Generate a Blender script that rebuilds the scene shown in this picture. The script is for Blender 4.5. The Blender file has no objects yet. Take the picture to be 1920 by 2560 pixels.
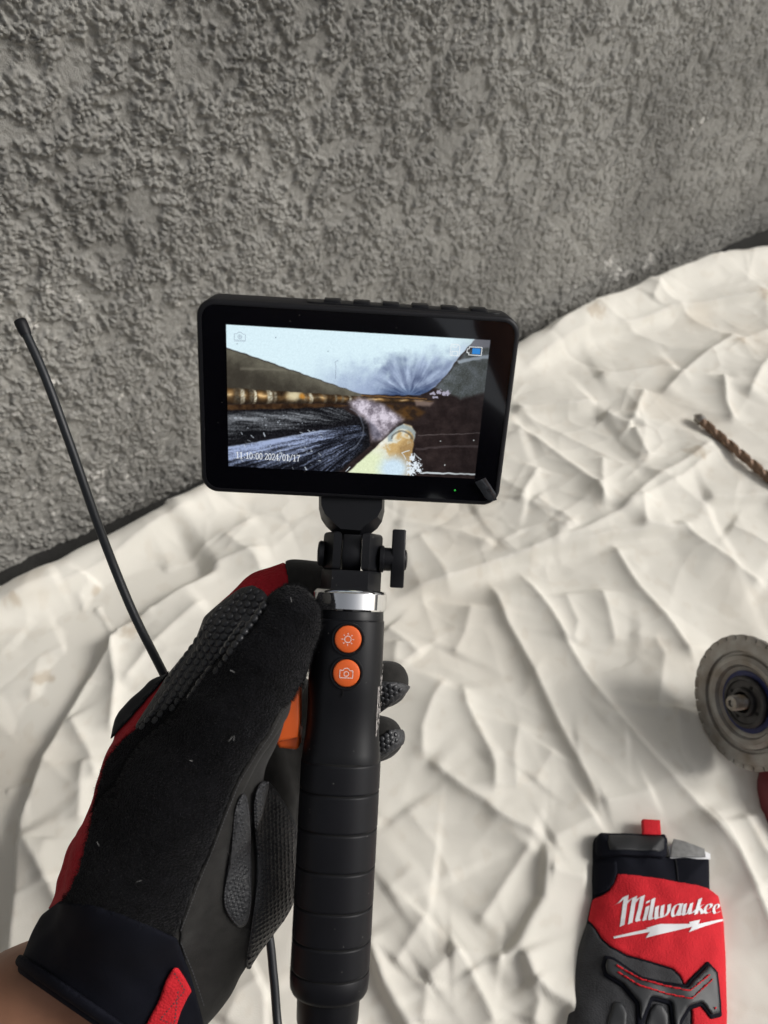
import bpy, bmesh, math, random
import numpy as np
from mathutils import Matrix, Vector
random.seed(7)
rng = np.random.default_rng(7)

# ------------------------------------------------------------------ camera, sky, sun, exposure
SC = bpy.context.scene
COL = SC.collection
FPX = 1923.0                                   # focal length in photo pixels (1920 x 2560)
CAM_H, PITCH = 0.60, math.radians(50)
cam_d = bpy.data.cameras.new('camera'); cam = bpy.data.objects.new('camera', cam_d); COL.objects.link(cam)
cam.location = (0, 0, CAM_H); cam.rotation_euler = (math.pi / 2 - PITCH, 0, 0)
cam_d.sensor_fit = 'VERTICAL'; cam_d.sensor_height = 24.0; cam_d.lens = 24.0 * FPX / 2560
cam_d.clip_start = 0.01; cam_d.clip_end = 200
cam_d.dof.use_dof = True; cam_d.dof.focus_distance = 0.39; cam_d.dof.aperture_fstop = cam_d.lens / 1000 / 0.0027
SC.camera = cam

SUN_DIR = Vector((0.80, -0.03, 0.60)).normalized()     # towards the light: from the right, high
world = bpy.data.worlds.new('World'); SC.world = world; world.use_nodes = True
wn = world.node_tree; wn.nodes.clear()
sky = wn.nodes.new('ShaderNodeTexSky'); sky.sky_type = 'NISHITA'; sky.sun_disc = False
sky.sun_elevation = math.asin(SUN_DIR.z); sky.sun_rotation = math.atan2(SUN_DIR.x, SUN_DIR.y)
sky.air_density = 1.0; sky.dust_density = 4.0; sky.ozone_density = 1.0
hs = wn.nodes.new('ShaderNodeHueSaturation'); hs.inputs['Saturation'].default_value = 0.22
bg = wn.nodes.new('ShaderNodeBackground'); bg.inputs['Strength'].default_value = 0.085
wo = wn.nodes.new('ShaderNodeOutputWorld')
wn.links.new(sky.outputs[0], hs.inputs['Color']); wn.links.new(hs.outputs[0], bg.inputs['Color']); wn.links.new(bg.outputs[0], wo.inputs[0])
sun_d = bpy.data.lights.new('sun', 'SUN'); sun_d.energy = 1.35; sun_d.angle = math.radians(21); sun_d.color = (1.0, 0.97, 0.93)
sun = bpy.data.objects.new('sun', sun_d); COL.objects.link(sun); sun.location = (2, 0, 3)
sun.rotation_euler = SUN_DIR.to_track_quat('Z', 'Y').to_euler()
SC.view_settings.view_transform = 'Standard'; SC.view_settings.look = 'None'
SC.view_settings.exposure = 0.36; SC.view_settings.gamma = 1.0; SC.view_settings.use_curve_mapping = False

# ------------------------------------------------------------------ helpers
CAMM = Matrix.Translation(cam.location) @ Matrix.Rotation(math.pi / 2 - PITCH, 4, 'X')
CM = np.array(CAMM)
def c2w(v):                                   # camera-axes metres (x right, y up, z backward) -> world
    v = np.asarray(v, float); return v @ CM[:3, :3].T + CM[:3, 3]
def pix(px, py, d):                           # a point seen at a photo pixel, d metres in front of the lens plane
    return c2w([(px - 960) / FPX * d, -(py - 1280) / FPX * d, -d])
def onz(px, py, z=0.0):                       # where the line of sight through a pixel meets a level plane
    r = np.array([(px - 960) / FPX, -(py - 1280) / FPX, -1.0]) @ CM[:3, :3].T
    return CM[:3, 3] + r * ((z - CAM_H) / r[2])
def sstep(a, b, x):
    t = np.clip((x - a) / (b - a), 0, 1); return t * t * (3 - 2 * t)

def hash2(ix, iy, seed):
    n = (ix.astype(np.int64) * 374761393 + iy.astype(np.int64) * 668265263 + seed * 1274126177) & 0x7fffffff
    n = ((n ^ (n >> 13)) * 1274126177) & 0x7fffffff
    return ((n ^ (n >> 16)) & 0xffff) / 65535.0
def perlin(x, y, seed=0):
    x = np.asarray(x, float); y = np.asarray(y, float)
    ix = np.floor(x); iy = np.floor(y); fx = x - ix; fy = y - iy
    u = fx**3 * (fx * (fx * 6 - 15) + 10); v = fy**3 * (fy * (fy * 6 - 15) + 10)
    def g(dx, dy):
        a = hash2(ix + dx, iy + dy, seed) * 2 * np.pi
        return np.cos(a) * (fx - dx) + np.sin(a) * (fy - dy)
    a = g(0, 0) * (1 - u) + g(1, 0) * u; b = g(0, 1) * (1 - u) + g(1, 1) * u
    return (a * (1 - v) + b * v) * 1.5
def fbm(x, y, seed=0, o=4, gain=0.5):
    s = 0; a = 1; f = 1
    for k in range(o):
        s = s + a * perlin(x * f + 13.7 * k, y * f - 7.1 * k, seed + k); a *= gain; f *= 2.03
    return s
def worley(x, y, seed=0):
    ix = np.floor(x); iy = np.floor(y); best = np.full(x.shape, 9.0)
    for dx in (-1, 0, 1):
        for dy in (-1, 0, 1):
            cx = ix + dx; cy = iy + dy
            px = cx + hash2(cx, cy, seed); py = cy + hash2(cx, cy, seed + 57)
            best = np.minimum(best, (px - x)**2 + (py - y)**2)
    return np.sqrt(best)

# ---- meshes
def mesh(name, V, F, smooth=True):
    V = np.ascontiguousarray(np.asarray(V, np.float32)); me = bpy.data.meshes.new(name)
    if isinstance(F, np.ndarray):
        n, k = F.shape
        me.vertices.add(len(V)); me.vertices.foreach_set('co', V.ravel())
        me.loops.add(n * k); me.loops.foreach_set('vertex_index', np.ascontiguousarray(F, dtype=np.int32).ravel())
        me.polygons.add(n); me.polygons.foreach_set('loop_start', np.arange(0, n * k, k, dtype=np.int32))
        me.update(calc_edges=True); me.validate()
    else:
        me.from_pydata(V.tolist(), [], F); me.update()
    me.polygons.foreach_set('use_smooth', np.full(len(me.polygons), smooth))
    return me
def link(name, me, material, parent=None, kind=None, label=None, cat=None, group=None):
    o = bpy.data.objects.new(name, me); COL.objects.link(o)
    if material is not None:
        me.materials.clear(); me.materials.append(material)
    if parent is not None: o.parent = parent
    return tag(o, label, cat, group, kind)
def tag(o, label=None, cat=None, group=None, kind=None):
    if label: o['label'] = label
    if cat: o['category'] = cat
    if group: o['group'] = group
    if kind: o['kind'] = kind
    return o
def empty(name, label, cat, matrix=None, group=None):
    o = bpy.data.objects.new(name, None); COL.objects.link(o); o.empty_display_size = 0.02
    if matrix is not None: o.matrix_world = matrix
    return tag(o, label, cat, group)
def autosmooth(me, ang=35):
    me.polygons.foreach_set('use_smooth', np.full(len(me.polygons), True))
    try: me.set_sharp_from_angle(angle=math.radians(ang))
    except Exception: pass
    return me
def bm_mesh(name, bm, ang=35):
    bmesh.ops.recalc_face_normals(bm, faces=bm.faces)
    me = bpy.data.meshes.new(name); bm.to_mesh(me); bm.free(); return autosmooth(me, ang)
def rbox(name, x0, x1, y0, y1, z0, z1, bev=0.001, seg=3):
    bm = bmesh.new(); bmesh.ops.create_cube(bm, size=1)
    for v in bm.verts:
        v.co = ((x0 + x1) / 2 + v.co.x * (x1 - x0), (y0 + y1) / 2 + v.co.y * (y1 - y0), (z0 + z1) / 2 + v.co.z * (z1 - z0))
    if bev: bmesh.ops.bevel(bm, geom=bm.edges[:], offset=bev, segments=seg, profile=0.5, affect='EDGES')
    return bm_mesh(name, bm, 40)
def prism(name, poly, z0, z1, bev=0.0, seg=2, axis='z', ang=35):      # extruded outline, rounded rims
    bm = bmesh.new(); vs = [bm.verts.new((p[0], p[1], z0)) for p in poly]; f = bm.faces.new(vs)
    r = bmesh.ops.extrude_face_region(bm, geom=[f]); up = [g for g in r['geom'] if isinstance(g, bmesh.types.BMVert)]
    for v in up: v.co.z = z1
    bmesh.ops.recalc_face_normals(bm, faces=bm.faces)
    if bev:
        ed = [e for e in bm.edges if abs(e.verts[0].co.z - e.verts[1].co.z) < 1e-9]
        bmesh.ops.bevel(bm, geom=ed, offset=bev, segments=seg, profile=0.5, affect='EDGES')
    if axis == 'y':                                     # extrude along y: (x, -z) outline
        for v in bm.verts: v.co = (v.co.x, v.co.z, -v.co.y)
    if axis == 'x':
        for v in bm.verts: v.co = (v.co.z, v.co.y, -v.co.x)
    return bm_mesh(name, bm, ang)
def rrect(x0, x1, y0, y1, r, n=8):
    P = []
    for cx, cy, a0 in ((x1 - r, y1 - r, 0), (x0 + r, y1 - r, 90), (x0 + r, y0 + r, 180), (x1 - r, y0 + r, 270)):
        for k in range(n + 1):
            a = math.radians(a0 + 90 * k / n); P.append((cx + r * math.cos(a), cy + r * math.sin(a)))
    return P
def loft(name, rings, cap=True, ang=40):                # rings: (m, n, 3)
    R = np.asarray(rings, float); m, n = R.shape[:2]; V = R.reshape(-1, 3); F = []
    for i in range(m - 1):
        for j in range(n):
            k = (j + 1) % n; F.append((i * n + j, i * n + k, (i + 1) * n + k, (i + 1) * n + j))
    if cap: F.append(tuple(range(n - 1, -1, -1))); F.append(tuple((m - 1) * n + j for j in range(n)))
    bm = bmesh.new(); vs = [bm.verts.new(v) for v in V]
    for f in F: bm.faces.new([vs[i] for i in f])
    return bm_mesh(name, bm, ang)
def lathe(name, prof, n=64, axis='y', cap=True, ang=30):  # prof: (radius, height)
    rings = []
    for r, h in prof:
        a = np.linspace(0, 2 * np.pi, n, endpoint=False)
        c, s = r * np.cos(a), r * np.sin(a); z = np.full(n, h)
        rings.append(np.stack([c, z, -s] if axis == 'y' else ([z, c, s] if axis == 'x' else [c, s, z]), -1))
    return loft(name, rings, cap, ang)
def spline(P, n=12):
    P = [np.asarray(p, float) for p in P]; Q = [2 * P[0] - P[1]] + P + [2 * P[-1] - P[-2]]; out = []
    for i in range(1, len(Q) - 2):
        for k in range(n):
            t = k / n; a, b, c, d = Q[i - 1:i + 3]
            out.append(0.5 * (2 * b + (c - a) * t + (2 * a - 5 * b + 4 * c - d) * t * t + (3 * b - a - 3 * c + d) * t**3))
    out.append(P[-1]); return np.array(out)
def tube(name, P, rad, n=16, cap=True, ang=50):
    P = np.asarray(P, float); T = np.gradient(P, axis=0); T /= np.linalg.norm(T, axis=1)[:, None]
    up = np.array([0.31, 0.2, 0.93]); rings = []
    rad = np.broadcast_to(rad, (len(P),)); a = np.linspace(0, 2 * np.pi, n, endpoint=False)
    N = np.cross(T[0], up); N /= np.linalg.norm(N)
    for p, t, r in zip(P, T, rad):
        N = N - t * (N @ t); N /= np.linalg.norm(N); Bn = np.cross(t, N)
        rings.append(p + r * (np.cos(a)[:, None] * N + np.sin(a)[:, None] * Bn))
    return loft(name, rings, cap, ang)
def ribbon(name, strokes, z, f=lambda p: p, closed=False):   # flat printed strokes; stroke = (points, width[, width2])
    V = []; F = []
    for st in strokes:
        P = np.asarray(st[0], float); w0 = st[1]; w1 = st[2] if len(st) > 2 else w0
        T = np.gradient(P, axis=0); T /= (np.linalg.norm(T, axis=1)[:, None] + 1e-12); N = np.stack([-T[:, 1], T[:, 0]], -1)
        W = np.linspace(w0, w1, len(P))[:, None] / 2; b = len(V)
        for p, q in zip(P + N * W, P - N * W): V.append((p[0], p[1], z)); V.append((q[0], q[1], z))
        for i in range(len(P) - 1): F.append((b + 2 * i, b + 2 * i + 1, b + 2 * i + 3, b + 2 * i + 2))
    bm = bmesh.new(); vs = [bm.verts.new(f(v)) for v in V]
    for q in F: bm.faces.new([vs[i] for i in q])
    return bm_mesh(name, bm)

# ---- signed-distance volumes turned into meshes (surface nets)
def surfnet(Fv, org, h):
    S = Fv < 0; cs = [(a, b, c) for a in (0, 1) for b in (0, 1) for c in (0, 1)]
    nx, ny, nz = Fv.shape
    sub = lambda A, c: A[c[0]:nx - 1 + c[0], c[1]:ny - 1 + c[1], c[2]:nz - 1 + c[2]]
    cnt = sum(sub(S, c).astype(np.int8) for c in cs); mixed = (cnt > 0) & (cnt < 8)
    I = np.argwhere(mixed); idx = np.full(mixed.shape, -1, np.int64); idx[mixed] = np.arange(len(I))
    vals = {c: Fv[I[:, 0] + c[0], I[:, 1] + c[1], I[:, 2] + c[2]] for c in cs}
    pos = np.zeros((len(I), 3)); k = np.zeros(len(I))
    for a in cs:
        for ax in range(3):
            if a[ax]: continue
            b = list(a); b[ax] = 1; b = tuple(b); va, vb = vals[a], vals[b]; x = (va < 0) != (vb < 0)
            t = np.where(x, va / np.where(x, va - vb, 1), 0); e = np.zeros((len(I), 3)); e[:] = a; e[:, ax] += t
            pos += e * x[:, None]; k += x
    V = (I + pos / k[:, None]) * h + org; Q = []
    for ax in range(3):
        o = [0, 1, 2]; o.remove(ax); u, v = o
        A = np.moveaxis(S, [ax, u, v], [0, 1, 2]); ID = np.moveaxis(idx, [ax, u, v], [0, 1, 2])
        cr = A[:-1, 1:-1, 1:-1] != A[1:, 1:-1, 1:-1]; J = np.argwhere(cr); i, j, l = J[:, 0], J[:, 1] + 1, J[:, 2] + 1
        q = np.stack([ID[i, j - 1, l - 1], ID[i, j, l - 1], ID[i, j, l], ID[i, j - 1, l]], -1)
        fl = A[i, j, l]; fl = ~fl if ax == 1 else fl
        q[~fl] = q[~fl][:, ::-1]; Q.append(q)
    Q = np.concatenate(Q); return V, Q[(Q >= 0).all(1)]
def capsule(X, Y, Z, a, b, ra, rb):
    a = np.asarray(a, np.float32); b = np.asarray(b, np.float32); d = b - a; L = float(d @ d) + 1e-12
    t = np.clip(((X - a[0]) * d[0] + (Y - a[1]) * d[1] + (Z - a[2]) * d[2]) / L, 0, 1)
    q = np.sqrt((X - a[0] - t * d[0])**2 + (Y - a[1] - t * d[1])**2 + (Z - a[2] - t * d[2])**2)
    return q - (ra + (rb - ra) * t)
def smin(a, b, k):
    h = np.clip(0.5 + 0.5 * (b - a) / k, 0, 1); return b + (a - b) * h - k * h * (1 - h)
def smax(a, b, k): return -smin(-a, -b, k)
def polysdf(X, Y, poly):
    P = np.asarray(poly, np.float32); d = np.full(X.shape, 1e9, np.float32); s = np.ones(X.shape, bool); n = len(P)
    for i in range(n):
        a, b = P[i], P[i - 1]; e = b - a; wx, wy = X - a[0], Y - a[1]
        t = np.clip((wx * e[0] + wy * e[1]) / (float(e @ e) + 1e-12), 0, 1)
        d = np.minimum(d, (wx - e[0] * t)**2 + (wy - e[1] * t)**2)
        c1 = Y >= a[1]; c2 = Y < b[1]; c3 = e[0] * wy > e[1] * wx
        s ^= (c1 & c2 & c3) | (~c1 & ~c2 & ~c3)
    return np.sqrt(d) * np.where(s, 1, -1)

# ---- materials
def mat(name, col, rough=0.6, metal=0.0, var=0.0, vscale=60, bump=0.0, bscale=400, bdist=0.0006, sheen=0.0, coat=0.0, spec=0.5,
        col2=None, weave=0.0, wscale=900, vc=None, dust=0.0):
    m = bpy.data.materials.new(name); m.use_nodes = True; nt = m.node_tree; b = nt.nodes['Principled BSDF']
    b.inputs['Roughness'].default_value = rough; b.inputs['Metallic'].default_value = metal
    b.inputs['Specular IOR Level'].default_value = spec; b.inputs['Coat Weight'].default_value = coat
    b.inputs['Sheen Weight'].default_value = sheen; b.inputs['Sheen Roughness'].default_value = 0.5
    tc = nt.nodes.new('ShaderNodeTexCoord')
    n = nt.nodes.new('ShaderNodeTexNoise'); n.inputs['Scale'].default_value = vscale; n.inputs['Detail'].default_value = 6
    nt.links.new(tc.outputs['Object'], n.inputs['Vector'])
    mx = nt.nodes.new('ShaderNodeMix'); mx.data_type = 'RGBA'
    c2 = col2 if col2 else tuple(c * (1 - var) for c in col); c1 = tuple(min(1, c * (1 + var * 0.6)) for c in col) if not col2 else col
    mx.inputs['A'].default_value = (*c1, 1); mx.inputs['B'].default_value = (*c2, 1)
    rp = nt.nodes.new('ShaderNodeMapRange'); rp.inputs['From Min'].default_value = 0.35; rp.inputs['From Max'].default_value = 0.68
    nt.links.new(n.outputs['Fac'], rp.inputs['Value']); nt.links.new(rp.outputs[0], mx.inputs['Factor'])
    out = mx.outputs['Result']
    if vc:
        at = nt.nodes.new('ShaderNodeVertexColor'); at.layer_name = vc[0]; m2 = nt.nodes.new('ShaderNodeMix'); m2.data_type = 'RGBA'
        nt.links.new(at.outputs['Color'], m2.inputs['Factor']); nt.links.new(out, m2.inputs['A']); m2.inputs['B'].default_value = (*vc[1], 1)
        out = m2.outputs['Result']
    if dust:
        dn = nt.nodes.new('ShaderNodeTexVoronoi'); dn.inputs['Scale'].default_value = 520; nt.links.new(tc.outputs['Object'], dn.inputs['Vector'])
        dr = nt.nodes.new('ShaderNodeMapRange'); dr.inputs['From Min'].default_value = 0.16; dr.inputs['From Max'].default_value = 0.10; dr.inputs['To Max'].default_value = dust
        nt.links.new(dn.outputs['Distance'], dr.inputs['Value'])
        sx = nt.nodes.new('ShaderNodeSeparateColor'); nt.links.new(dn.outputs['Color'], sx.inputs[0])
        g = nt.nodes.new('ShaderNodeMath'); g.operation = 'GREATER_THAN'; g.inputs[1].default_value = 0.955; nt.links.new(sx.outputs[0], g.inputs[0])
        mu = nt.nodes.new('ShaderNodeMath'); mu.operation = 'MULTIPLY'; nt.links.new(dr.outputs[0], mu.inputs[0]); nt.links.new(g.outputs[0], mu.inputs[1])
        m3 = nt.nodes.new('ShaderNodeMix'); m3.data_type = 'RGBA'; nt.links.new(mu.outputs[0], m3.inputs['Factor']); nt.links.new(out, m3.inputs['A']); m3.inputs['B'].default_value = (0.45, 0.43, 0.40, 1)
        out = m3.outputs['Result']
    nt.links.new(out, b.inputs['Base Color'])
    prev = None
    if bump:
        n2 = nt.nodes.new('ShaderNodeTexNoise'); n2.inputs['Scale'].default_value = bscale; n2.inputs['Detail'].default_value = 5
        nt.links.new(tc.outputs['Object'], n2.inputs['Vector'])
        bp = nt.nodes.new('ShaderNodeBump'); bp.inputs['Strength'].default_value = bump; bp.inputs['Distance'].default_value = bdist
        nt.links.new(n2.outputs['Fac'], bp.inputs['Height']); prev = bp
    if weave:
        w = nt.nodes.new('ShaderNodeTexVoronoi'); w.inputs['Scale'].default_value = wscale
        nt.links.new(tc.outputs['Object'], w.inputs['Vector'])
        bp = nt.nodes.new('ShaderNodeBump'); bp.inputs['Strength'].default_value = weave; bp.inputs['Distance'].default_value = 0.0005; bp.invert = True
        nt.links.new(w.outputs['Distance'], bp.inputs['Height'])
        if prev: nt.links.new(prev.outputs[0], bp.inputs['Normal'])
        prev = bp
    if prev: nt.links.new(prev.outputs[0], b.inputs['Normal'])
    return m
M = dict(
    stucco=mat('stucco', (0.305, 0.297, 0.274), 0.95, var=0.26, vscale=7, bump=0.9, bscale=1200, bdist=0.0013, spec=0.15, vc=('stain', (0.62, 0.60, 0.56))),
    concrete=mat('concrete', (0.035, 0.034, 0.032), 0.95, var=0.3, vscale=20, bump=0.5, bscale=200, bdist=0.002, spec=0.2),  # base colour taken near-black to stand in for shadow in the wall gap
    canvas=mat('canvas', (0.765, 0.736, 0.662), 0.93, var=0.04, vscale=7, bump=0.25, bscale=1300, bdist=0.0004, sheen=0.15, spec=0.15, vc=('stain', (0.50, 0.41, 0.30))),
    housing=mat('black_plastic', (0.008, 0.008, 0.010), 0.48, bump=0.12, bscale=2500, bdist=0.0002, spec=0.3, dust=0.35),
    bezel=mat('bezel_glass', (0.002, 0.002, 0.0035), 0.07, spec=0.5, coat=1.0, dust=0.10),
    satin=mat('satin_plastic', (0.0065, 0.0068, 0.0085), 0.42, bump=0.06, bscale=3000, bdist=0.0002, spec=0.28, dust=0.45),
    rubber=mat('grip_rubber', (0.0068, 0.007, 0.0092), 0.46, var=0.1, bump=0.10, bscale=2600, bdist=0.0002, spec=0.28, dust=0.3),
    chrome=mat('chrome', (0.93, 0.93, 0.93), 0.04, metal=1.0),
    orange=mat('orange_plastic', (0.78, 0.13, 0.022), 0.42, var=0.04, bump=0.05, bscale=2000),
    white_print=mat('white_print', (0.86, 0.80, 0.77), 0.5),
    cable=mat('cable_rubber', (0.011, 0.013, 0.016), 0.42, bump=0.1, bscale=1500),
    terry=mat('terry_cloth', (0.0055, 0.0055, 0.0068), 1.0, var=0.4, vscale=260, bump=1.0, bscale=1100, bdist=0.0016, sheen=0.07, spec=0.08),
    suede=mat('suede', (0.025, 0.024, 0.0225), 0.95, var=0.22, vscale=180, bump=0.4, bscale=1800, bdist=0.0005, sheen=0.10, spec=0.15),
    knit=mat('black_knit', (0.009, 0.0095, 0.012), 0.92, var=0.15, bump=0.3, bscale=2200, bdist=0.0004, sheen=0.08, spec=0.15),
    red_mesh=mat('red_mesh', (0.37, 0.014, 0.022), 0.85, var=0.12, vscale=200, weave=1.0, wscale=620, spec=0.2),  # red darkened in the colour itself for the hand's shaded side
    red_cloth=mat('red_cloth', (0.62, 0.022, 0.032), 0.85, var=0.08, vscale=120, weave=0.6, wscale=900, spec=0.2),
    pad=mat('pad_leather', (0.036, 0.037, 0.040), 0.55, var=0.15, vscale=200, weave=0.9, wscale=520),
    grip_dot=mat('grip_dot', (0.026, 0.027, 0.030), 0.36, var=0.1, bump=0.1, bscale=2500),
    grey_knit=mat('grey_knit', (0.055, 0.056, 0.06), 0.9, var=0.15, vscale=120, weave=0.5, wscale=1000, spec=0.2),
    guard=mat('knuckle_rubber', (0.030, 0.032, 0.035), 0.5, var=0.05, bump=0.1, bscale=1500),
    strap=mat('strap_rubber', (0.016, 0.017, 0.019), 0.6, bump=0.2, bscale=900),
    neoprene=mat('neoprene', (0.0065, 0.0072, 0.012), 0.85, var=0.1, bump=0.3, bscale=1800, bdist=0.0003, spec=0.12),
    thread=mat('thread', (0.05, 0.05, 0.055), 0.7),
    logo=mat('white_logo', (0.82, 0.82, 0.84), 0.6),
    skin=mat('skin', (0.30, 0.145, 0.085), 0.55, var=0.15, vscale=60, bump=0.25, bscale=700, bdist=0.0004),
    shirt=mat('dark_shirt', (0.012, 0.012, 0.014), 0.95, bump=0.2, bscale=200),
    steel=mat('worn_steel', (0.30, 0.29, 0.275), 0.42, metal=0.8, var=0.3, vscale=120, bump=0.3, bscale=500, col2=(0.20, 0.15, 0.10)),
    disc=mat('disc_steel', (0.38, 0.37, 0.35), 0.45, metal=0.45, vscale=48, bump=0.4, bscale=600, col2=(0.20, 0.165, 0.13)),
    blue=mat('blue_paint', (0.012, 0.02, 0.12), 0.5, var=0.3, vscale=150),
    dark_steel=mat('dark_steel', (0.05, 0.048, 0.048), 0.45, metal=0.5, var=0.4, vscale=150),
    tool_red=mat('red_tool_plastic', (0.16, 0.010, 0.018), 0.5, var=0.15, vscale=60),
    rust=mat('brown_oxide', (0.26, 0.165, 0.105), 0.5, metal=0.3, vscale=140, col2=(0.13, 0.078, 0.052), bump=0.2, bscale=800),
    tagw=mat('grey_tag', (0.22, 0.22, 0.215), 0.7, var=0.2, vscale=300),
    film=mat('peel_tab', (0.03, 0.032, 0.036), 0.15, var=0.5, vscale=200, coat=1.0),
    seam=mat('seam_shadow_gap', (0.004, 0.004, 0.004), 0.9),
)

# ------------------------------------------------------------------ the wall and the floor
A0 = onz(0, 1446)[:2]; A1 = onz(1920, 583)[:2]
WD = (A1 - A0) / np.linalg.norm(A1 - A0); WN = np.array([WD[1], -WD[0]])       # along the wall, out of the wall
def wpt(s, t, z):
    return np.stack([A0[0] + WD[0] * s + WN[0] * t, A0[1] + WD[1] * s + WN[1] * t, z], -1)
def wst(p):
    d = np.asarray(p)[..., :2] - A0; return d @ WD, d @ WN
def axis_coords(lo, a, b, hi, fine, coarse):
    return np.concatenate([np.arange(lo, a, coarse), np.arange(a, b, fine), np.arange(b, hi + coarse, coarse)])
def gridfaces(nu, nv):
    i = np.arange(nu * nv).reshape(nu, nv)
    return np.stack([i[:-1, :-1], i[1:, :-1], i[1:, 1:], i[:-1, 1:]], -1).reshape(-1, 4)
def colour_attr(me, name, v):
    ca = me.color_attributes.new(name, 'FLOAT_COLOR', 'POINT')
    v = np.clip(np.asarray(v, np.float32).ravel(), 0, 1); ca.data.foreach_set('color', np.stack([v, v, v, np.ones_like(v)], -1).ravel())

def build_wall():
    s = axis_coords(-1.2, -0.04, 1.17, 2.6, 0.00105, 0.05); z = axis_coords(-0.05, -0.01, 0.50, 2.4, 0.00105, 0.05)
    S, Z = np.meshgrid(s, z, indexing='ij')
    x, y = S + 0.006 * perlin(S * 30, Z * 30, 5), Z + 0.006 * perlin(S * 30, Z * 30, 9)
    big = fbm(x * 11, y * 11, 3, 4)                            # trowelled swells
    zone = fbm(x * 6 + 3, y * 6, 17, 3)
    cover = fbm(x * 38 + 5, y * 38, 11, 5, 0.72) + 0.35 * zone # where the dash coat stuck
    m = sstep(-0.35, 0.12, cover)
    w1 = worley(x * 350, y * 350, 31); w2 = worley(x * 560, y * 560, 41)
    gr = np.clip(1 - (w1 / 0.66)**2, 0, 1)**0.8 * (0.3 + 1.0 * np.clip(fbm(x * 130, y * 130, 51, 2) + 0.35, 0, 1))
    gr2 = np.clip(1 - (w2 / 0.62)**2, 0, 1)**0.8
    top = (0.50 + 0.50 * sstep(0.0, 0.40, Z)) * (0.45 + 0.55 * sstep(0.95, 0.25, S))   # the coat thins out low down and to the right
    H = 0.0010 * big + 0.0012 * (0.4 + 0.6 * top) * m + 0.0009 * cover * m * (0.4 + 0.6 * top) + (0.0007 + 0.0019 * top) * gr * m + (0.0007 + 0.0008 * top) * gr2 * (0.25 + 0.75 * m)
    H += 0.0007 * fbm(x * 190, y * 190, 61, 2)
    pit = sstep(0.46, 0.66, fbm(x * 70, y * 70, 91, 2)); H -= 0.0010 * pit
    V = wpt(S, H - 0.010, Z).reshape(-1, 3)
    me = mesh('wall', V, gridfaces(len(s), len(z))[:, ::-1])
    st = np.zeros(S.shape)                                      # paint splashes and lime specks
    spots = [(1555, 690, .011), (1535, 665, .009), (1640, 655, .008), (1625, 672, .006), (1578, 690, .006), (1455, 722, .006), (1705, 625, .004),
             (65, 815, .006), (88, 830, .005), (60, 832, .004), (255, 1200, .006), (262, 1262, .005), (135, 735, .004), (1166, 98, .0035), (1160, 104, .003),
             (145, 962, .004), (315, 1005, .003), (330, 1205, .004), (120, 1050, .003), (150, 1060, .003), (455, 772, .003), (210, 762, .003), (1745, 330, .004), (1768, 310, .004)]
    for px, py, r in spots:
        d = np.array([(px - 960) / FPX, -(py - 1280) / FPX, -1.0]) @ CM[:3, :3].T
        k = ((A0 - CM[:2, 3]) @ WN) / (d[:2] @ WN); p = CM[:3, 3] + d * k; ps, _ = wst(p); pz = p[2]
        q = np.hypot((S - ps), (Z - pz)) / r + 0.9 * fbm(S * 260, Z * 260, 71, 3)
        st = np.maximum(st, sstep(1.0, 0.55, q) * 0.9)
    st = np.maximum(st, 0.55 * sstep(0.50, 0.62, fbm(S * 130, Z * 130, 81, 2)) * sstep(0.5, 0.02, S) * sstep(0.32, 0.1, Z))
    colour_attr(me, 'stain', st)
    o = link('stucco_wall', me, M['stucco'], label='rough grey stucco wall rising behind the drop cloth', cat='wall')
build_wall()
fl = mesh('floor', np.array([wpt(-8, 0.6 - 1, -0.0), wpt(8, 0.6 - 1, 0), wpt(8, 8, 0), wpt(-8, 8, 0)]).reshape(-1, 3), [(0, 3, 2, 1)], False)
link('ground', fl, M['concrete'], kind='structure')

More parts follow.
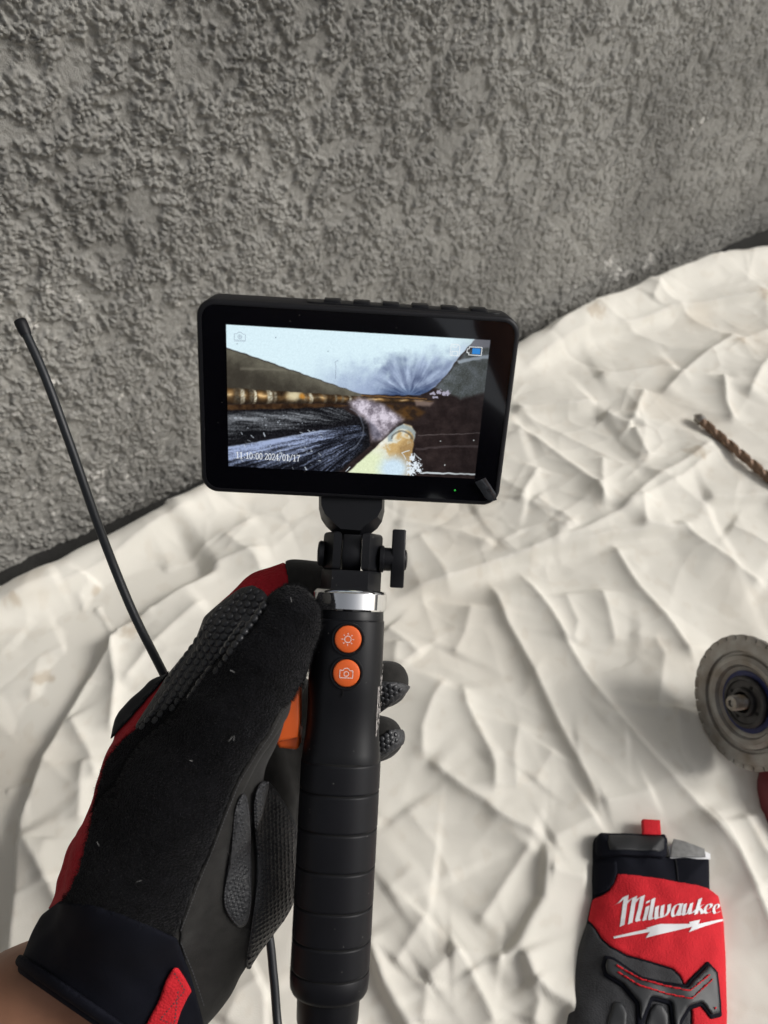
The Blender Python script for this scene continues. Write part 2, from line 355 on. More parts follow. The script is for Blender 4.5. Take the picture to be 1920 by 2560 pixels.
# ------------------------------------------------------------------ the drop cloth
def build_cloth():
    s = axis_coords(-0.75, -0.08, 1.22, 1.75, 0.0019, 0.012); t = axis_coords(0.0, 0.0, 0.98, 1.45, 0.0019, 0.012)
    S, T = np.meshgrid(s, t, indexing='ij')
    Pw = wpt(S, T, np.zeros(S.shape)); X, Y = Pw[..., 0], Pw[..., 1]
    wx = X + 0.006 * fbm(X * 10, Y * 10, 101, 2); wy = Y + 0.006 * fbm(X * 10, Y * 10, 107, 2)
    nearw = (0.24 + 0.50 * sstep(0.42, 0.16, T)) * (0.75 + 0.25 * sstep(0.25, 0.6, S))
    H = 0.010 + 0.004 * fbm(wx * 4, wy * 4, 111, 2)
    def network(k, seed, ax, st, w, pw=1.0):                    # straight creases meeting at corners
        a = (wx * math.cos(ax) + wy * math.sin(ax)) * k; b = (-wx * math.sin(ax) + wy * math.cos(ax)) * k * st
        ix = np.floor(a); iy = np.floor(b); f1 = np.full(a.shape, 9.0); f2 = np.full(a.shape, 9.0); hh = np.zeros(a.shape)
        for dx in (-1, 0, 1):
            for dy in (-1, 0, 1):
                cx = ix + dx; cy = iy + dy; q = np.hypot(cx + hash2(cx, cy, seed) - a, cy + hash2(cx, cy, seed + 57) - b)
                c = q < f1; f2 = np.where(c, f1, np.minimum(f2, q)); hh = np.where(c, hash2(cx, cy, seed + 91), hh); f1 = np.where(c, q, f1)
        return np.exp(-(f2 - f1) / w) * np.tanh(3.2 * perlin(X * 4.5, Y * 4.5, seed + 5) + 0.5)
    H += nearw * (0.0056 * network(4.6, 121, -0.75, 1.9, 0.17) + 0.0026 * network(9, 131, 0.5, 1.7, 0.15) + 0.0013 * network(17, 141, 0.1, 1.5, 0.13)) + 0.0022 * fbm(wx * 9, wy * 9, 151, 2) + 0.0006 * fbm(wx * 30, wy * 30, 157, 2)
    def crease(pts, amp, w1, w2=None, e=0.0018, step=0.0, taper=0.12):
        w2 = w2 or w1
        Q = np.array([onz(p[0], p[1], 0.012)[:2] for p in pts]); L = np.r_[0, np.cumsum(np.linalg.norm(np.diff(Q, axis=0), axis=1))]
        lo = Q.min(0) - 6 * max(w1, w2); hi = Q.max(0) + 6 * max(w1, w2)
        sel = (wx > lo[0]) & (wx < hi[0]) & (wy > lo[1]) & (wy < hi[1])
        x, y = X[sel] + 0.35 * (wx[sel] - X[sel]), Y[sel] + 0.35 * (wy[sel] - Y[sel])
        best = np.full(x.shape, 1e9); sd = np.zeros(x.shape); al = np.zeros(x.shape)
        for i in range(len(Q) - 1):
            d = Q[i + 1] - Q[i]; k = np.clip(((x - Q[i, 0]) * d[0] + (y - Q[i, 1]) * d[1]) / (d @ d), 0, 1)
            rx, ry = x - Q[i, 0] - k * d[0], y - Q[i, 1] - k * d[1]; q = np.hypot(rx, ry); b = q < best
            best = np.where(b, q, best); sd = np.where(b, np.sign(d[0] * ry - d[1] * rx), sd); al = np.where(b, (L[i] + k * np.linalg.norm(d)) / L[-1], al)
        tp = sstep(0, taper, al) * sstep(1, 1 - taper, al); r = np.sqrt(best**2 + e * e) - e
        h = 0.88 * amp * np.where(sd > 0, np.exp(-r / w1), np.exp(-r / w2)) * (0.15 + 0.85 * tp) * (best < 5 * max(w1, w2))
        h = h + 0.0017 * min(1, (amp / 0.0075)**2) * np.exp(-best / 0.0030) * tp
        if step: h = h + step * tp * sstep(-0.004, 0.004, -sd * best) * np.exp(-best / 0.08)
        H[sel] += h
    mm = 0.001
    # traced folds; w1 is the width on the left of the travel direction, w2 on its right
    for c in [
        ([(979, 1498), (1119, 1457), (1283, 1404), (1470, 1366), (1519, 1351), (1740, 1317)], 9*mm, .034, .005, -0.006),
        ([(1283, 1399), (1456, 1342), (1577, 1274), (1700, 1200), (1800, 1120)], 6*mm, .016, .010),
        ([(1222, 1443), (1263, 1558), (1336, 1679), (1413, 1833), (1495, 2002), (1504, 2060)], 8*mm, .030, .008, -0.001),
        ([(1287, 1414), (1374, 1539), (1413, 1611), (1480, 1713), (1596, 1857), (1740, 2021), (1860, 2170)], 9*mm, .010, .034),
        ([(1528, 1358), (1596, 1477), (1673, 1573), (1740, 1664)], 8*mm, .022, .012),
        ([(979, 1298), (1152, 1332), (1239, 1375)], 5*mm, .014, .012),
        ([(1239, 1370), (1306, 1332), (1384, 1322), (1432, 1346)], 5*mm, .018),
        ([(1500, 2012), (1634, 1978)], 4*mm, .010), ([(1432, 1848), (1576, 1866)], 3*mm, .012),
        ([(1066, 1891), (1153, 1965), (1215, 2005), (1240, 2034), (1291, 2063), (1370, 2097)], 8*mm, .016, .010, -0.002),
        ([(1370, 2097), (1367, 2171), (1359, 2247), (1327, 2294), (1291, 2356), (1215, 2435)], 8*mm, .022, .006, -0.005),
        ([(1294, 2370), (1323, 2443), (1370, 2486), (1424, 2515), (1450, 2570)], 9*mm, .018, .005, -0.006),
        ([(1341, 2099), (1280, 2189), (1240, 2254), (1197, 2316)], 6*mm, .014, .010),
        ([(1377, 2178), (1475, 2200)], 4*mm, .010, .006), ([(1377, 2103), (1497, 2037)], 5*mm, .014, .008),
        ([(905, 2330), (929, 2388), (954, 2457), (1016, 2558), (1060, 2640)], 9*mm, .010, .006, -0.006),
        ([(983, 2417), (1074, 2290)], 6*mm, .014), ([(1063, 2450), (1115, 2400), (1160, 2370)], 6*mm, .010), ([(1170, 2420), (1210, 2500), (1240, 2560)], 7*mm, .012),
        ([(1120, 2380), (1200, 2385), (1260, 2400)], 5*mm, .012), ([(1060, 2560), (1068, 2450)], 5*mm, .012), ([(1330, 2560), (1345, 2500), (1320, 2450)], 6*mm, .010, .006),
        ([(1278, 1032), (1443, 1019), (1495, 1006)], 9*mm, .030, .006, -0.006), ([(1482, 941), (1699, 919)], 8*mm, .026, .010),
        ([(1647, 997), (1721, 923), (1795, 871), (1850, 830)], 9*mm, .010, .030), ([(1578, 1066), (1612, 975)], 7*mm, .012), ([(1504, 1036), (1578, 1071)], 6*mm, .010),
        ([(1578, 1071), (1617, 1153)], 6*mm, .012), ([(1278, 1049), (1343, 1097), (1434, 1175), (1486, 1223), (1512, 1288)], 8*mm, .012, .020),
        ([(1291, 1270), (1348, 1166)], 6*mm, .014), ([(1499, 1279), (1499, 1136)], 6*mm, .014), ([(1538, 1296), (1638, 1205), (1734, 1145), (1790, 1101)], 7*mm, .018, .012),
        ([(1755, 1253), (1920, 1244), (2000, 1250)], 9*mm, .026, .006, -0.006), ([(1799, 941), (1808, 1006), (1830, 1060)], 8*mm, .012), ([(1860, 1000), (1900, 930), (1960, 860)], 9*mm, .016),
        ([(1690, 1300), (1760, 1360), (1840, 1420), (1920, 1470)], 7*mm, .018), ([(1600, 1250), (1610, 1330)], 5*mm, .014), ([(1820, 1300), (1880, 1330), (1960, 1380)], 6*mm, .02),
        ([(1045, 1330), (1110, 1420), (1130, 1480)], 4*mm, .016), ([(1330, 1250), (1400, 1300), (1440, 1340)], 5*mm, .014), ([(1180, 1280), (1250, 1260), (1320, 1275)], 5*mm, .016),
        ([(960, 1560), (1010, 1600), (1050, 1640)], 6*mm, .012, .02), ([(990, 1600), (985, 1660)], 4*mm, .01), ([(1130, 1640), (1160, 1580), (1180, 1500)], 5*mm, .02),
        ([(1060, 1900), (1055, 1820), (1080, 1740), (1110, 1690)], 6*mm, .018), ([(1150, 1700), (1165, 1760), (1200, 1830), (1230, 1900), (1235, 1990)], 7*mm, .020, .012),
        ([(1290, 1980), (1280, 1890), (1300, 1800)], 5*mm, .02), ([(1410, 1480), (1440, 1560), (1430, 1620)], 5*mm, .018), ([(1500, 1470), (1520, 1560), (1535, 1620)], 6*mm, .02),
        ([(1560, 1590), (1630, 1600), (1655, 1640), (1640, 1800)], 5*mm, .02), ([(1690, 1760), (1700, 1880), (1740, 1960)], 7*mm, .022), ([(1330, 1960), (1390, 1870)], 3.5*mm, .014),
        ([(1760, 2010), (1830, 2120), (1900, 2260), (1960, 2400)], 8*mm, .012, .03), ([(1850, 2030), (1900, 2120), (1960, 2200)], 7*mm, .02),
        ([(1010, 2010), (1090, 2110), (1140, 2210)], 4*mm, .03), ([(960, 2240), (1030, 2180), (1100, 2190)], 4*mm, .03),
        # by the wall
        ([(1304, 928), (1408, 871), (1469, 845), (1573, 819), (1677, 780), (1808, 754), (1960, 735)], 10*mm, .030, .006, -0.006), ([(1620, 770), (1640, 735)], 6*mm, .012),
        ([(1340, 880), (1460, 800), (1600, 740), (1800, 660), (1920, 600)], 10*mm, .018, .022),
        # left part
        ([(0, 1533), (145, 1475), (289, 1398), (400, 1330), (500, 1275)], 8*mm, .022, .006), ([(-40, 1545), (60, 1500), (160, 1452)], 5*mm, .014),
        ([(275, 1581), (284, 1658), (289, 1716), (275, 1846)], 8*mm, .008, .016), ([(53, 2075), (98, 2149), (150, 2246), (190, 2330)], 9*mm, .014, .010),
        ([(170, 1790), (205, 1850), (228, 1890), (250, 1960)], 6*mm, .012), ([(215, 1900), (205, 1960), (200, 2060)], 5*mm, .010),
        ([(232, 1505), (260, 1550), (275, 1575)], 7*mm, .012, .018), ([(205, 1525), (196, 1480), (230, 1440)], 5*mm, .014), ([(70, 1740), (95, 1640), (170, 1600)], 4*mm, .03),
        ([(0, 1975), (40, 1960), (70, 1950)], 6*mm, .014), ([(300, 1720), (380, 1620), (440, 1560), (520, 1500)], 6*mm, .016, .012), ([(330, 1540), (450, 1470), (560, 1415), (680, 1370)], 7*mm, .010, .022),
        ([(560, 1340), (640, 1400), (660, 1440)], 5*mm, .014), ([(380, 1420), (470, 1400), (560, 1340), (650, 1290)], 5*mm, .018), ([(120, 2090), (110, 2150), (130, 2210)], 4*mm, .012),
        ([(560, 2560), (600, 2480), (660, 2440)], 5*mm, .018), ([(0, 2260), (30, 2320), (20, 2400)], 5*mm, .016),
    ]:
        crease(c[0], c[1], c[2], c[3] if len(c) > 3 else None, step=c[4] if len(c) > 4 else 0.0)
    # the folded-over layer at the lower left
    crease([(560, 1425), (448, 1480), (342, 1538), (285, 1570), (265, 1629), (207, 1706), (154, 1793), (96, 1894), (63, 1996), (41, 2051), (40, 2112), (28, 2295), (10, 2500), (-20, 2750)],
           4*mm, .012, .006, step=-0.016, taper=0.05)
    for k in range(34):                                       # small stray creases
        c = np.array([rng.uniform(-100, 2020), rng.uniform(900, 2000)]); a = rng.uniform(0, math.pi); l = rng.uniform(40, 150); b = rng.uniform(-0.5, 0.5)
        p = [(c[0] + math.cos(a + b * u) * l * u, c[1] + 0.8 * math.sin(a + b * u) * l * u) for u in (-0.5, 0, 0.5)]
        crease(p, rng.uniform(0.8, 2.6) * mm, rng.uniform(.005, .014), rng.uniform(.005, .014), taper=0.4)
    # border along the wall: stops short of it and rolls under
    edge = 0.008 + 0.012 * sstep(0.26, 0.02, S) + 0.026 * sstep(0.86, 1.08, S) + 0.004 * perlin(S * 9, S * 0, 77) + 0.0025 * perlin(S * 30, S * 0, 78)
    Td = np.maximum(T, edge)
    roll = sstep(0.0, 0.012, T - edge + 0.003)
    H += 0.016 * np.exp(-((T - edge - 0.018) / 0.022)**2)
    H = np.maximum(H, 0.004) * roll + 0.0015 * (1 - roll)
    V = wpt(S, Td + (1 - roll) * 0.004, H).reshape(-1, 3)
    me = mesh('cloth', V, gridfaces(len(s), len(t))[:, ::-1])
    stn = 0.34 * sstep(0.15, 0.8, fbm(X * 7, Y * 7, 201, 4)) * (0.35 + 0.65 * sstep(0.35, 0.0, T)) + 0.12 * sstep(0.35, 0.6, fbm(X * 60, Y * 60, 211, 2))
    for px, py, r in [(100, 1690, .010), (115, 1688, .007), (330, 1585, .010), (345, 1563, .010), (240, 1470, .006), (1735, 1140, .014), (1905, 740, .016), (1480, 815, .018), (1850, 860, .012), (45, 1520, .008)]:
        p = onz(px, py, 0.01); stn = np.maximum(stn, 0.6 * sstep(1.0, 0.2, np.hypot(X - p[0], Y - p[1]) / r + 0.5 * fbm(X * 120, Y * 120, 5, 2)))
    colour_attr(me, 'stain', stn)
    link('drop_cloth', me, M['canvas'], label='crumpled cream canvas drop cloth spread over the ground', cat='drop cloth')
    return s, t, V[:, 2].reshape(S.shape)
CS, CT, CH = build_cloth()
def cloth_z(x, y):
    a, b = wst(np.array([x, y])); i = np.clip(np.searchsorted(CS, a), 0, len(CS) - 1); j = np.clip(np.searchsorted(CT, b), 0, len(CT) - 1)
    return float(CH[i, j])

# ------------------------------------------------------------------ the inspection camera (screen, bracket, handle, probe)
RS = np.array([[0.99788723, 0.06176714, 0.02014692], [-0.04929431, 0.92180081, -0.38451702], [-0.04232196, 0.38271149, 0.92289802]])
TS = np.array([-0.012305, 0.046497, -0.334055])
SCRM = CAMM @ (Matrix.Translation(TS) @ Matrix(RS.tolist()).to_4x4())                 # screen plane: x right, y up, z to the viewer
def cpt(px, py, d): return np.array([(px - 960) / FPX * d, -(py - 1280) / FPX * d, -d])
HO = cpt(874, 1495, 0.352); HB = cpt(822, 2480, 0.335)
ha = (HO - HB) / np.linalg.norm(HO - HB); hz = np.array([0.0, 0, 1]); hx = np.cross(ha, hz); hx /= np.linalg.norm(hx); hz = np.cross(hx, ha)
RH = np.stack([hx, ha, hz], 1)                                                         # handle axes: x right, y up its length, z to the viewer
HM = CAMM @ (Matrix.Translation(HO) @ Matrix(RH.tolist()).to_4x4())
def hl(px, py, zl=0.0):                                                                # pixel -> handle x, y on its plane z = zl
    r = np.array([(px - 960) / FPX, -(py - 1280) / FPX, -1.0]); o = HO + RH[:, 2] * zl
    k = (o @ RH[:, 2]) / (r @ RH[:, 2]); return (RH.T @ (r * k - HO))[:2]
def hy(py, zl=0.0165): return float(hl(850, py, zl)[1])

root_m = HM @ Matrix.Translation((0, hy(2560), 0))
DEV = empty('inspection_camera', 'black handheld inspection camera with a lit screen and orange buttons in the gloved hand', 'inspection camera', root_m)
def dev(name, me, material, frame='h', **k):
    o = link(name, me, material, **k); o.parent = DEV
    o.matrix_world = HM if frame == 'h' else (SCRM if frame == 's' else Matrix.Identity(4)); o.matrix_parent_inverse = Matrix.Identity(4)
    o.matrix_basis = root_m.inverted() @ (HM if frame == 'h' else (SCRM if frame == 's' else Matrix.Identity(4)))
    return o
def sub(name, me, material, parent, **k):
    return link(name, me, material, parent=parent, **k)

# screen housing
out = rrect(-0.0676, 0.0676, -0.0440, 0.0412, 0.0075, 8); inn = rrect(-0.0655, 0.0655, -0.0419, 0.0391, 0.0058, 8)
back = rrect(-0.0650, 0.0650, -0.0415, 0.0390, 0.0070, 8)
def ring(P, z): return [(p[0], p[1], z) for p in P]
housing = dev('screen_housing', loft('screen_housing', [ring(back, -0.0205), ring(out, -0.0185), ring(out, -0.0010), ring(rrect(-0.0672, 0.0672, -0.0436, 0.0408, 0.0072, 8), -0.0002),
                                                        ring(rrect(-0.0664, 0.0664, -0.0428, 0.0400, 0.0066, 8), 0.0003), ring(inn, 0.0002), ring(inn, -0.0004)], True, 40), M['housing'], 's')
bezel = dev('bezel', prism('bezel', rrect(-0.0654, 0.0654, -0.0418, 0.0390, 0.0057, 8), -0.0010, -0.0001), M['bezel'], 's')
for k in range(6):                                             # keys on the top edge
    x = -0.012 + k * 0.01245
    o = sub('key', rbox('key', x - 0.0036, x + 0.0036, 0.0405, 0.0429, -0.0140, -0.0062, 0.0005, 2), M['satin'], housing)
sub('top_plate', prism('top_plate', rrect(-0.0230, 0.0600, 0.0045, 0.0155, 0.004, 4), 0.0405, 0.0418, 0.0003, axis='y'), M['satin'], housing)
led_m = bpy.data.materials.new('green_led'); led_m.use_nodes = True
led_m.node_tree.nodes['Principled BSDF'].inputs['Base Color'].default_value = (0.02, 0.3, 0.02, 1)
led_m.node_tree.nodes['Principled BSDF'].inputs['Emission Color'].default_value = (0.05, 0.9, 0.1, 1); led_m.node_tree.nodes['Principled BSDF'].inputs['Emission Strength'].default_value = 0.25
sub('indicator_light', lathe('led', [(0.00001, 0.0002), (0.0004, 0.00015), (0.00042, -0.0001)], 12, 'z'), led_m, bezel).location = (0.0470, -0.0372, 0)
tab = np.array([(0.0555, -0.0325), (0.0600, -0.0300), (0.0655, -0.0372), (0.0665, -0.0405), (0.0640, -0.0415), (0.0612, -0.0400)])
dev('peel_tab', prism('peel_tab', tab, 0.0008, 0.0011, 0.00005), M['film'], 's')

# lit display: the picture is per-point emission on a fine grid
def disp_picture():
    nu, nv = 440, 248; W, Hh = 0.1107, 0.0623
    U, Vv = np.meshgrid(np.linspace(0, 1, nu), np.linspace(0, 1, nv), indexing='ij')
    src = np.array([(0, 0), (1, 0), (1, 1), (0, 1)], float); dst = np.array([(62, 72), (1625, 170), (1528, 992), (82, 925)], float)
    Am = []; bm_ = []
    for (u, v), (x, y) in zip(src, dst):
        Am.append([u, v, 1, 0, 0, 0, -u * x, -v * x]); bm_.append(x); Am.append([0, 0, 0, u, v, 1, -u * y, -v * y]); bm_.append(y)
    h = np.linalg.solve(np.array(Am), np.array(bm_)); w = h[6] * U + h[7] * Vv + 1
    X = (h[0] * U + h[1] * Vv + h[2]) / w; Y = (h[3] * U + h[4] * Vv + h[5]) / w
    X = X + 5 * perlin(X / 40, Y / 40, 3); Y = Y + 4 * perlin(X / 40, Y / 40, 4)
    n1 = fbm(X / 60, Y / 60, 11, 4); n2 = fbm(X / 12, Y / 12, 12, 3); gr = rng.normal(0, 1, X.shape)
    C = np.zeros(X.shape + (3,))
    def put(mask, col):
        nonlocal C
        col = np.asarray(col, float) if not isinstance(col, np.ndarray) else col
        C = C * (1 - mask[..., None]) + col * mask[..., None]
    def pm(poly, soft=4): return sstep(soft, -soft, polysdf(X, Y, poly))
    def mixc(a, b, t): t = np.clip(t, 0, 1)[..., None]; return np.asarray(a, float) * (1 - t) + np.asarray(b, float) * t
    put(np.ones(X.shape), mixc((30, 22, 20), (52, 42, 40), 0.4 + 0.5 * n1 + 0.15 * n2))
    # right wall patch
    put(pm([(1300, 455), (1380, 360), (1480, 240), (1640, 180), (1640, 470), (1450, 520)], 14), mixc((62, 66, 62), (105, 112, 118), 0.4 + 0.35 * n1 + 0.28 * gr * 0.6))
    put(pm([(1430, 290), (1520, 272), (1640, 255), (1640, 275), (1520, 292), (1440, 308)], 5), (150, 160, 170))
    put(pm([(1500, 210), (1530, 160), (1640, 165), (1640, 215)], 6), (120, 122, 130))
    # bright ceiling
    ceil = pm([(40, 40), (1660, 140), (1535, 165), (1450, 260), (1370, 370), (1300, 450), (1215, 500), (1090, 498), (860, 492), (700, 432), (60, 208)], 3)
    ang = np.degrees(np.arctan2(500 - Y, X - 1150)); rad = np.hypot(X - 1150, Y - 500)
    stk = perlin(ang / 13 + rad / 400, rad / 160, 21) + 0.5 * perlin(ang / 5, rad / 90, 22) + 0.35 * n1
    base = mixc((216, 238, 246), (158, 174, 202), sstep(230, 480, Y + 40 * n1) * sstep(420, 900, X))
    fan = sstep(880, 1080, X + 60 * n1) * sstep(200, 380, Y + 45 * n1 + 0.10 * (X - 1150)) * sstep(0.0, 60.0, rad)
    base = base * (1 - fan[..., None]) + mixc((84, 96, 126), (196, 213, 238), 0.48 + 0.42 * stk + 0.40 * sstep(1230, 1420, X + 0.5 * (480 - Y) * -1) - 0.15 * sstep(350, 470, Y)) * fan[..., None]
    base = mixc(base, (160, 172, 198), 0.8 * sstep(300, 420, Y + 30 * n1) * sstep(640, 740, X) * (1 - fan)) if False else base
    base = base - (sstep(430, 500, Y)[..., None] * sstep(900, 1100, X)[..., None]) * np.array([70, 66, 60])
    put(ceil, base + n2[..., None] * 5)
    # left wedge
    put(pm([(50, 212), (860, 490), (880, 505), (790, 515), (60, 470)], 4), mixc((106, 103, 90), (56, 52, 44), sstep(-40, 150, (Y - 212 - (X - 62) * 0.35)) + 0.25 * n1 + 0.12 * gr))
    put(pm([(150, 330), (420, 345), (430, 352), (150, 345)], 8) * 0.35, (150, 145, 130))
    # copper pipe with joints
    top = 455 + (X - 75) * 0.062; bot = 555 - (X - 75) * 0.012; pv = (Y - top) / np.maximum(bot - top, 1)
    pipe = sstep(-0.06, 0.06, pv) * sstep(1.06, 0.94, pv) * sstep(1300, 1250, X)
    shade = np.clip(1 - np.abs(pv - 0.40) * 1.9, 0, 1); lng = perlin(X / 60, Y / 200, 31) * 0.5 + 0.5
    pc = mixc((34, 25, 15), (160, 120, 70), shade * (0.42 + 0.5 * n1 + 0.35 * sstep(0.35, 0.8, lng))) + (shade**4 * sstep(0.45, 0.8, lng))[..., None] * np.array([80, 85, 80])
    put(pipe, pc)
    bow = np.sqrt(np.clip(1 - ((pv - 0.5) * 2)**2, 0, 1))
    for jx, jw, br, al in ((150, 18, 205, .95), (118, 34, 120, .45), (226, 13, 236, .95), (205, 22, 150, .5), (312, 24, 196, .95), (345, 16, 205, .5), (455, 60, 214, .35), (558, 17, 200, .9), (520, 26, 236, .30), (640, 14, 120, .5), (705, 11, 130, .7), (745, 12, 96, .8), (790, 12, 200, .8)):
        dj = np.abs(X - jx - 16 * bow); put(pipe * sstep(jw, jw * 0.25, dj) * al * (0.55 + 0.6 * np.clip(0.5 + n2, 0, 1)) * (0.35 + 0.65 * np.clip(shade * 1.6, 0, 1)), (br, br * 0.98, br * 0.88))
    put(pipe * sstep(46, 10, np.hypot((X - 470) / 1.6, Y - 500)) * .85, (226, 214, 176)); put(pipe * sstep(26, 6, np.hypot(X - 520, Y - 505)) * .8, (196, 130, 44))
    put(pm([(60, 556), (700, 548), (790, 560), (700, 585), (600, 596), (60, 600)], 5), mixc((40, 25, 12), (74, 52, 30), 0.5 + n1))
    put(pm([(1000, 545), (1180, 565), (1240, 600), (1190, 640), (1110, 650), (1060, 600)], 18), mixc((84, 58, 28), (44, 32, 22), 0.4 + n1))
    put(pm([(1180, 525), (1290, 540), (1270, 565), (1190, 560)], 10) * 0.7, (150, 130, 120))
    # black foam insulation tubes
    r2 = np.hypot(X - 990, Y - 690); a2 = np.arctan2(Y - 690, 990 - X)
    stk2 = perlin(a2 * 30, r2 / 240, 41) + 0.6 * perlin(a2 * 75, r2 / 120, 42)
    put(pm([(60, 590), (700, 570), (900, 640), (920, 800), (700, 990), (60, 990)], 6), mixc((8, 8, 10), (30, 30, 34), 0.4 + n2))
    t1 = pm([(60, 602), (300, 598), (560, 592), (680, 572), (760, 580), (835, 630), (700, 676), (480, 706), (250, 742), (60, 772)], 9)
    cyl1 = np.clip(1 - np.abs((Y - (604 + (X - 60) * -0.02)) / (150 - (X - 60) * 0.10) - 0.30) * 1.5, 0, 1)
    put(t1, mixc((10, 11, 13), (138, 142, 148), cyl1 * (0.80 - 0.45 * sstep(380, 780, X)) + 0.46 * stk2 + 0.20 * n2 + 0.08 * gr - 0.02))
    t2 = pm([(60, 812), (300, 772), (480, 736), (700, 694), (850, 672), (893, 730), (872, 815), (800, 890), (700, 960), (60, 980)], 7)
    put(t2, mixc((12, 14, 20), (158, 172, 206), (0.95 - 0.90 * sstep(360, 840, X)) * sstep(1000, 800, Y + 0.12 * X) + 0.55 * stk2 + 0.20 * n2 + 0.08 * gr + 0.06))
    line0 = np.abs(Y - (812 - (X - 60) * 0.172)); put(t2 * sstep(10, 2, line0) * 0.5 * sstep(760, 600, X), (170, 182, 205))
    arcd = np.abs(np.hypot((X - 780) / 1.0, (Y - 700) / 1.25) - 100); put(sstep(7, 0, arcd) * (X > 800) * 0.55, (120, 126, 140))
    # lavender fluff
    put(pm([(795, 540), (850, 512), (905, 520), (1000, 560), (1060, 600), (1115, 640), (1060, 690), (985, 760), (930, 770), (925, 690), (880, 630), (830, 590)], 22),
        mixc((120, 112, 122), (214, 206, 218), 0.55 + 0.9 * n1 + 0.35 * n2))
    put(pm([(905, 640), (960, 690), (990, 740), (950, 770), (915, 720)], 12) * 0.55, (60, 60, 74))
    # near pipe
    pp = pm([(780, 965), (930, 830), (1075, 690), (1120, 668), (1165, 682), (1188, 720), (1172, 800), (1150, 1010), (780, 1010)], 5)
    ax_ = (X - 780) * 0.66 + (965 - Y) * 0.75; cr_ = ((X - 785) * 0.72 - (965 - Y) * 0.70)
    cyl = cr_ / np.maximum(190 - 0.18 * ax_, 60)
    pc = mixc((222, 222, 208), (192, 146, 74), 0.70 * sstep(0.20, 0.65, cyl * 0.6 + 0.6 * n1 + 0.08) * sstep(110, 240, ax_))
    pc = mixc(pc, (120, 92, 58), 0.45 * sstep(0.75, 1.15, cyl + 0.2 * n1)); pc = mixc(pc, (236, 236, 226), 0.8 * sstep(0.16, 0.04, np.abs(cyl - 0.20 + 0.1 * n2)) * sstep(380, 260, ax_))
    pc = mixc(pc, (224, 234, 196), sstep(170, 60, np.hypot(X - 900, Y - 925))); pc = mixc(pc, (205, 226, 240), sstep(130, 40, np.hypot(X - 1060, (Y - 935) * 1.2)))
    ringd = np.abs(np.hypot(X - 1112, Y - 762) - 76); pc = mixc(pc, (150, 166, 172), 0.85 * sstep(20, 6, ringd) * (Y < 775)); pc = mixc(pc, (70, 74, 74), 0.6 * sstep(9, 3, np.abs(np.hypot(X - 1106, Y - 772) - 60)) * (Y < 760))
    put(pp, pc + n2[..., None] * 8)
    # white fluff, debris, lines
    for bx, by, br in ((1166, 868, 20), (1185, 918, 28), (1160, 950, 26), (1205, 940, 18), (1150, 905, 14), (1325, 478, 24), (1360, 487, 30), (1290, 488, 18), (1300, 512, 16)):
        put(sstep(1.1, 0.7, np.hypot(X - bx, (Y - by) * (1 if by > 600 else 2.1)) / br + 0.7 * n2), (222, 232, 240) if by > 600 else (170, 166, 184))
    def line(pts, wd, col, a=1.0):
        d = np.full(X.shape, 1e9)
        for (x0, y0), (x1, y1) in zip(pts, pts[1:]):
            ex, ey = x1 - x0, y1 - y0; k = np.clip(((X - x0) * ex + (Y - y0) * ey) / (ex * ex + ey * ey), 0, 1); d = np.minimum(d, np.hypot(X - x0 - k * ex, Y - y0 - k * ey))
        put(sstep(wd, wd * 0.35, d) * a, col)
    for q in range(70):
        lx_, ly_ = rng.uniform(90, 640), rng.uniform(620, 930); a_ = rng.uniform(-0.2, 1.3); l_ = rng.uniform(5, 22) * (0.5 if ly_ < 700 else 1)
        line([(lx_, ly_), (lx_ + l_ * math.cos(a_), ly_ + l_ * math.sin(a_))], rng.uniform(1.6, 3.4), (205, 214, 224), rng.uniform(.35, .95))
    line([(1215, 958), (1400, 962), (1535, 966)], 6, (205, 212, 216)); line([(1200, 738), (1380, 730), (1560, 722)], 4, (120, 112, 112), 0.5); line([(1190, 820), (1360, 802), (1550, 800)], 9, (90, 82, 84), 0.45)
    line([(1130, 880), (1105, 840), (1150, 830)], 3, (215, 222, 226)); line([(775, 950), (800, 925)], 3, (200, 210, 215)); line([(1180, 845), (1215, 880)], 3, (210, 216, 220))
    line([(716, 400), (716, 300), (730, 290)], 2.5, (120, 130, 150), 0.6); line([(870, 500), (1000, 505), (1250, 520)], 5, (150, 110, 60), 0.7)
    for bx, by, br in ((1524, 765, 4), (1332, 770, 3), (360, 150, 4), (128, 190, 3), (672, 236, 3), (1355, 912, 4)): put(sstep(br * 1.3, br * 0.6, np.hypot(X - bx, Y - by)), (220, 225, 225) if by > 600 else (110, 125, 140))
    C = np.clip(C + gr[..., None] * 3.0, 3, 255) / 255.0
    C = C * (1 - 0.16 * sstep(0.82, 1.0, U))[..., None]
    L = np.where(C < 0.04045, C / 12.92, ((C + 0.055) / 1.055)**2.4)
    P = np.stack([(U - 0.5) * W, (0.5 - Vv) * Hh, np.full(U.shape, 0.00008)], -1).reshape(-1, 3)
    me = mesh('display', P, gridfaces(nu, nv)[:, ::-1])
    ca = me.color_attributes.new('picture', 'FLOAT_COLOR', 'POINT'); ca.data.foreach_set('color', np.concatenate([L, np.ones(L.shape[:2] + (1,))], -1).astype(np.float32).ravel())
    m = bpy.data.materials.new('lit_screen'); m.use_nodes = True; nt = m.node_tree; b = nt.nodes['Principled BSDF']
    b.inputs['Base Color'].default_value = (0.006, 0.006, 0.008, 1); b.inputs['Roughness'].default_value = 0.08
    vcn = nt.nodes.new('ShaderNodeVertexColor'); vcn.layer_name = 'picture'; nt.links.new(vcn.outputs['Color'], b.inputs['Emission Color']); b.inputs['Emission Strength'].default_value = 0.80
    return me, m
dme, dmat = disp_picture()
display = dev('display', dme, dmat, 's')
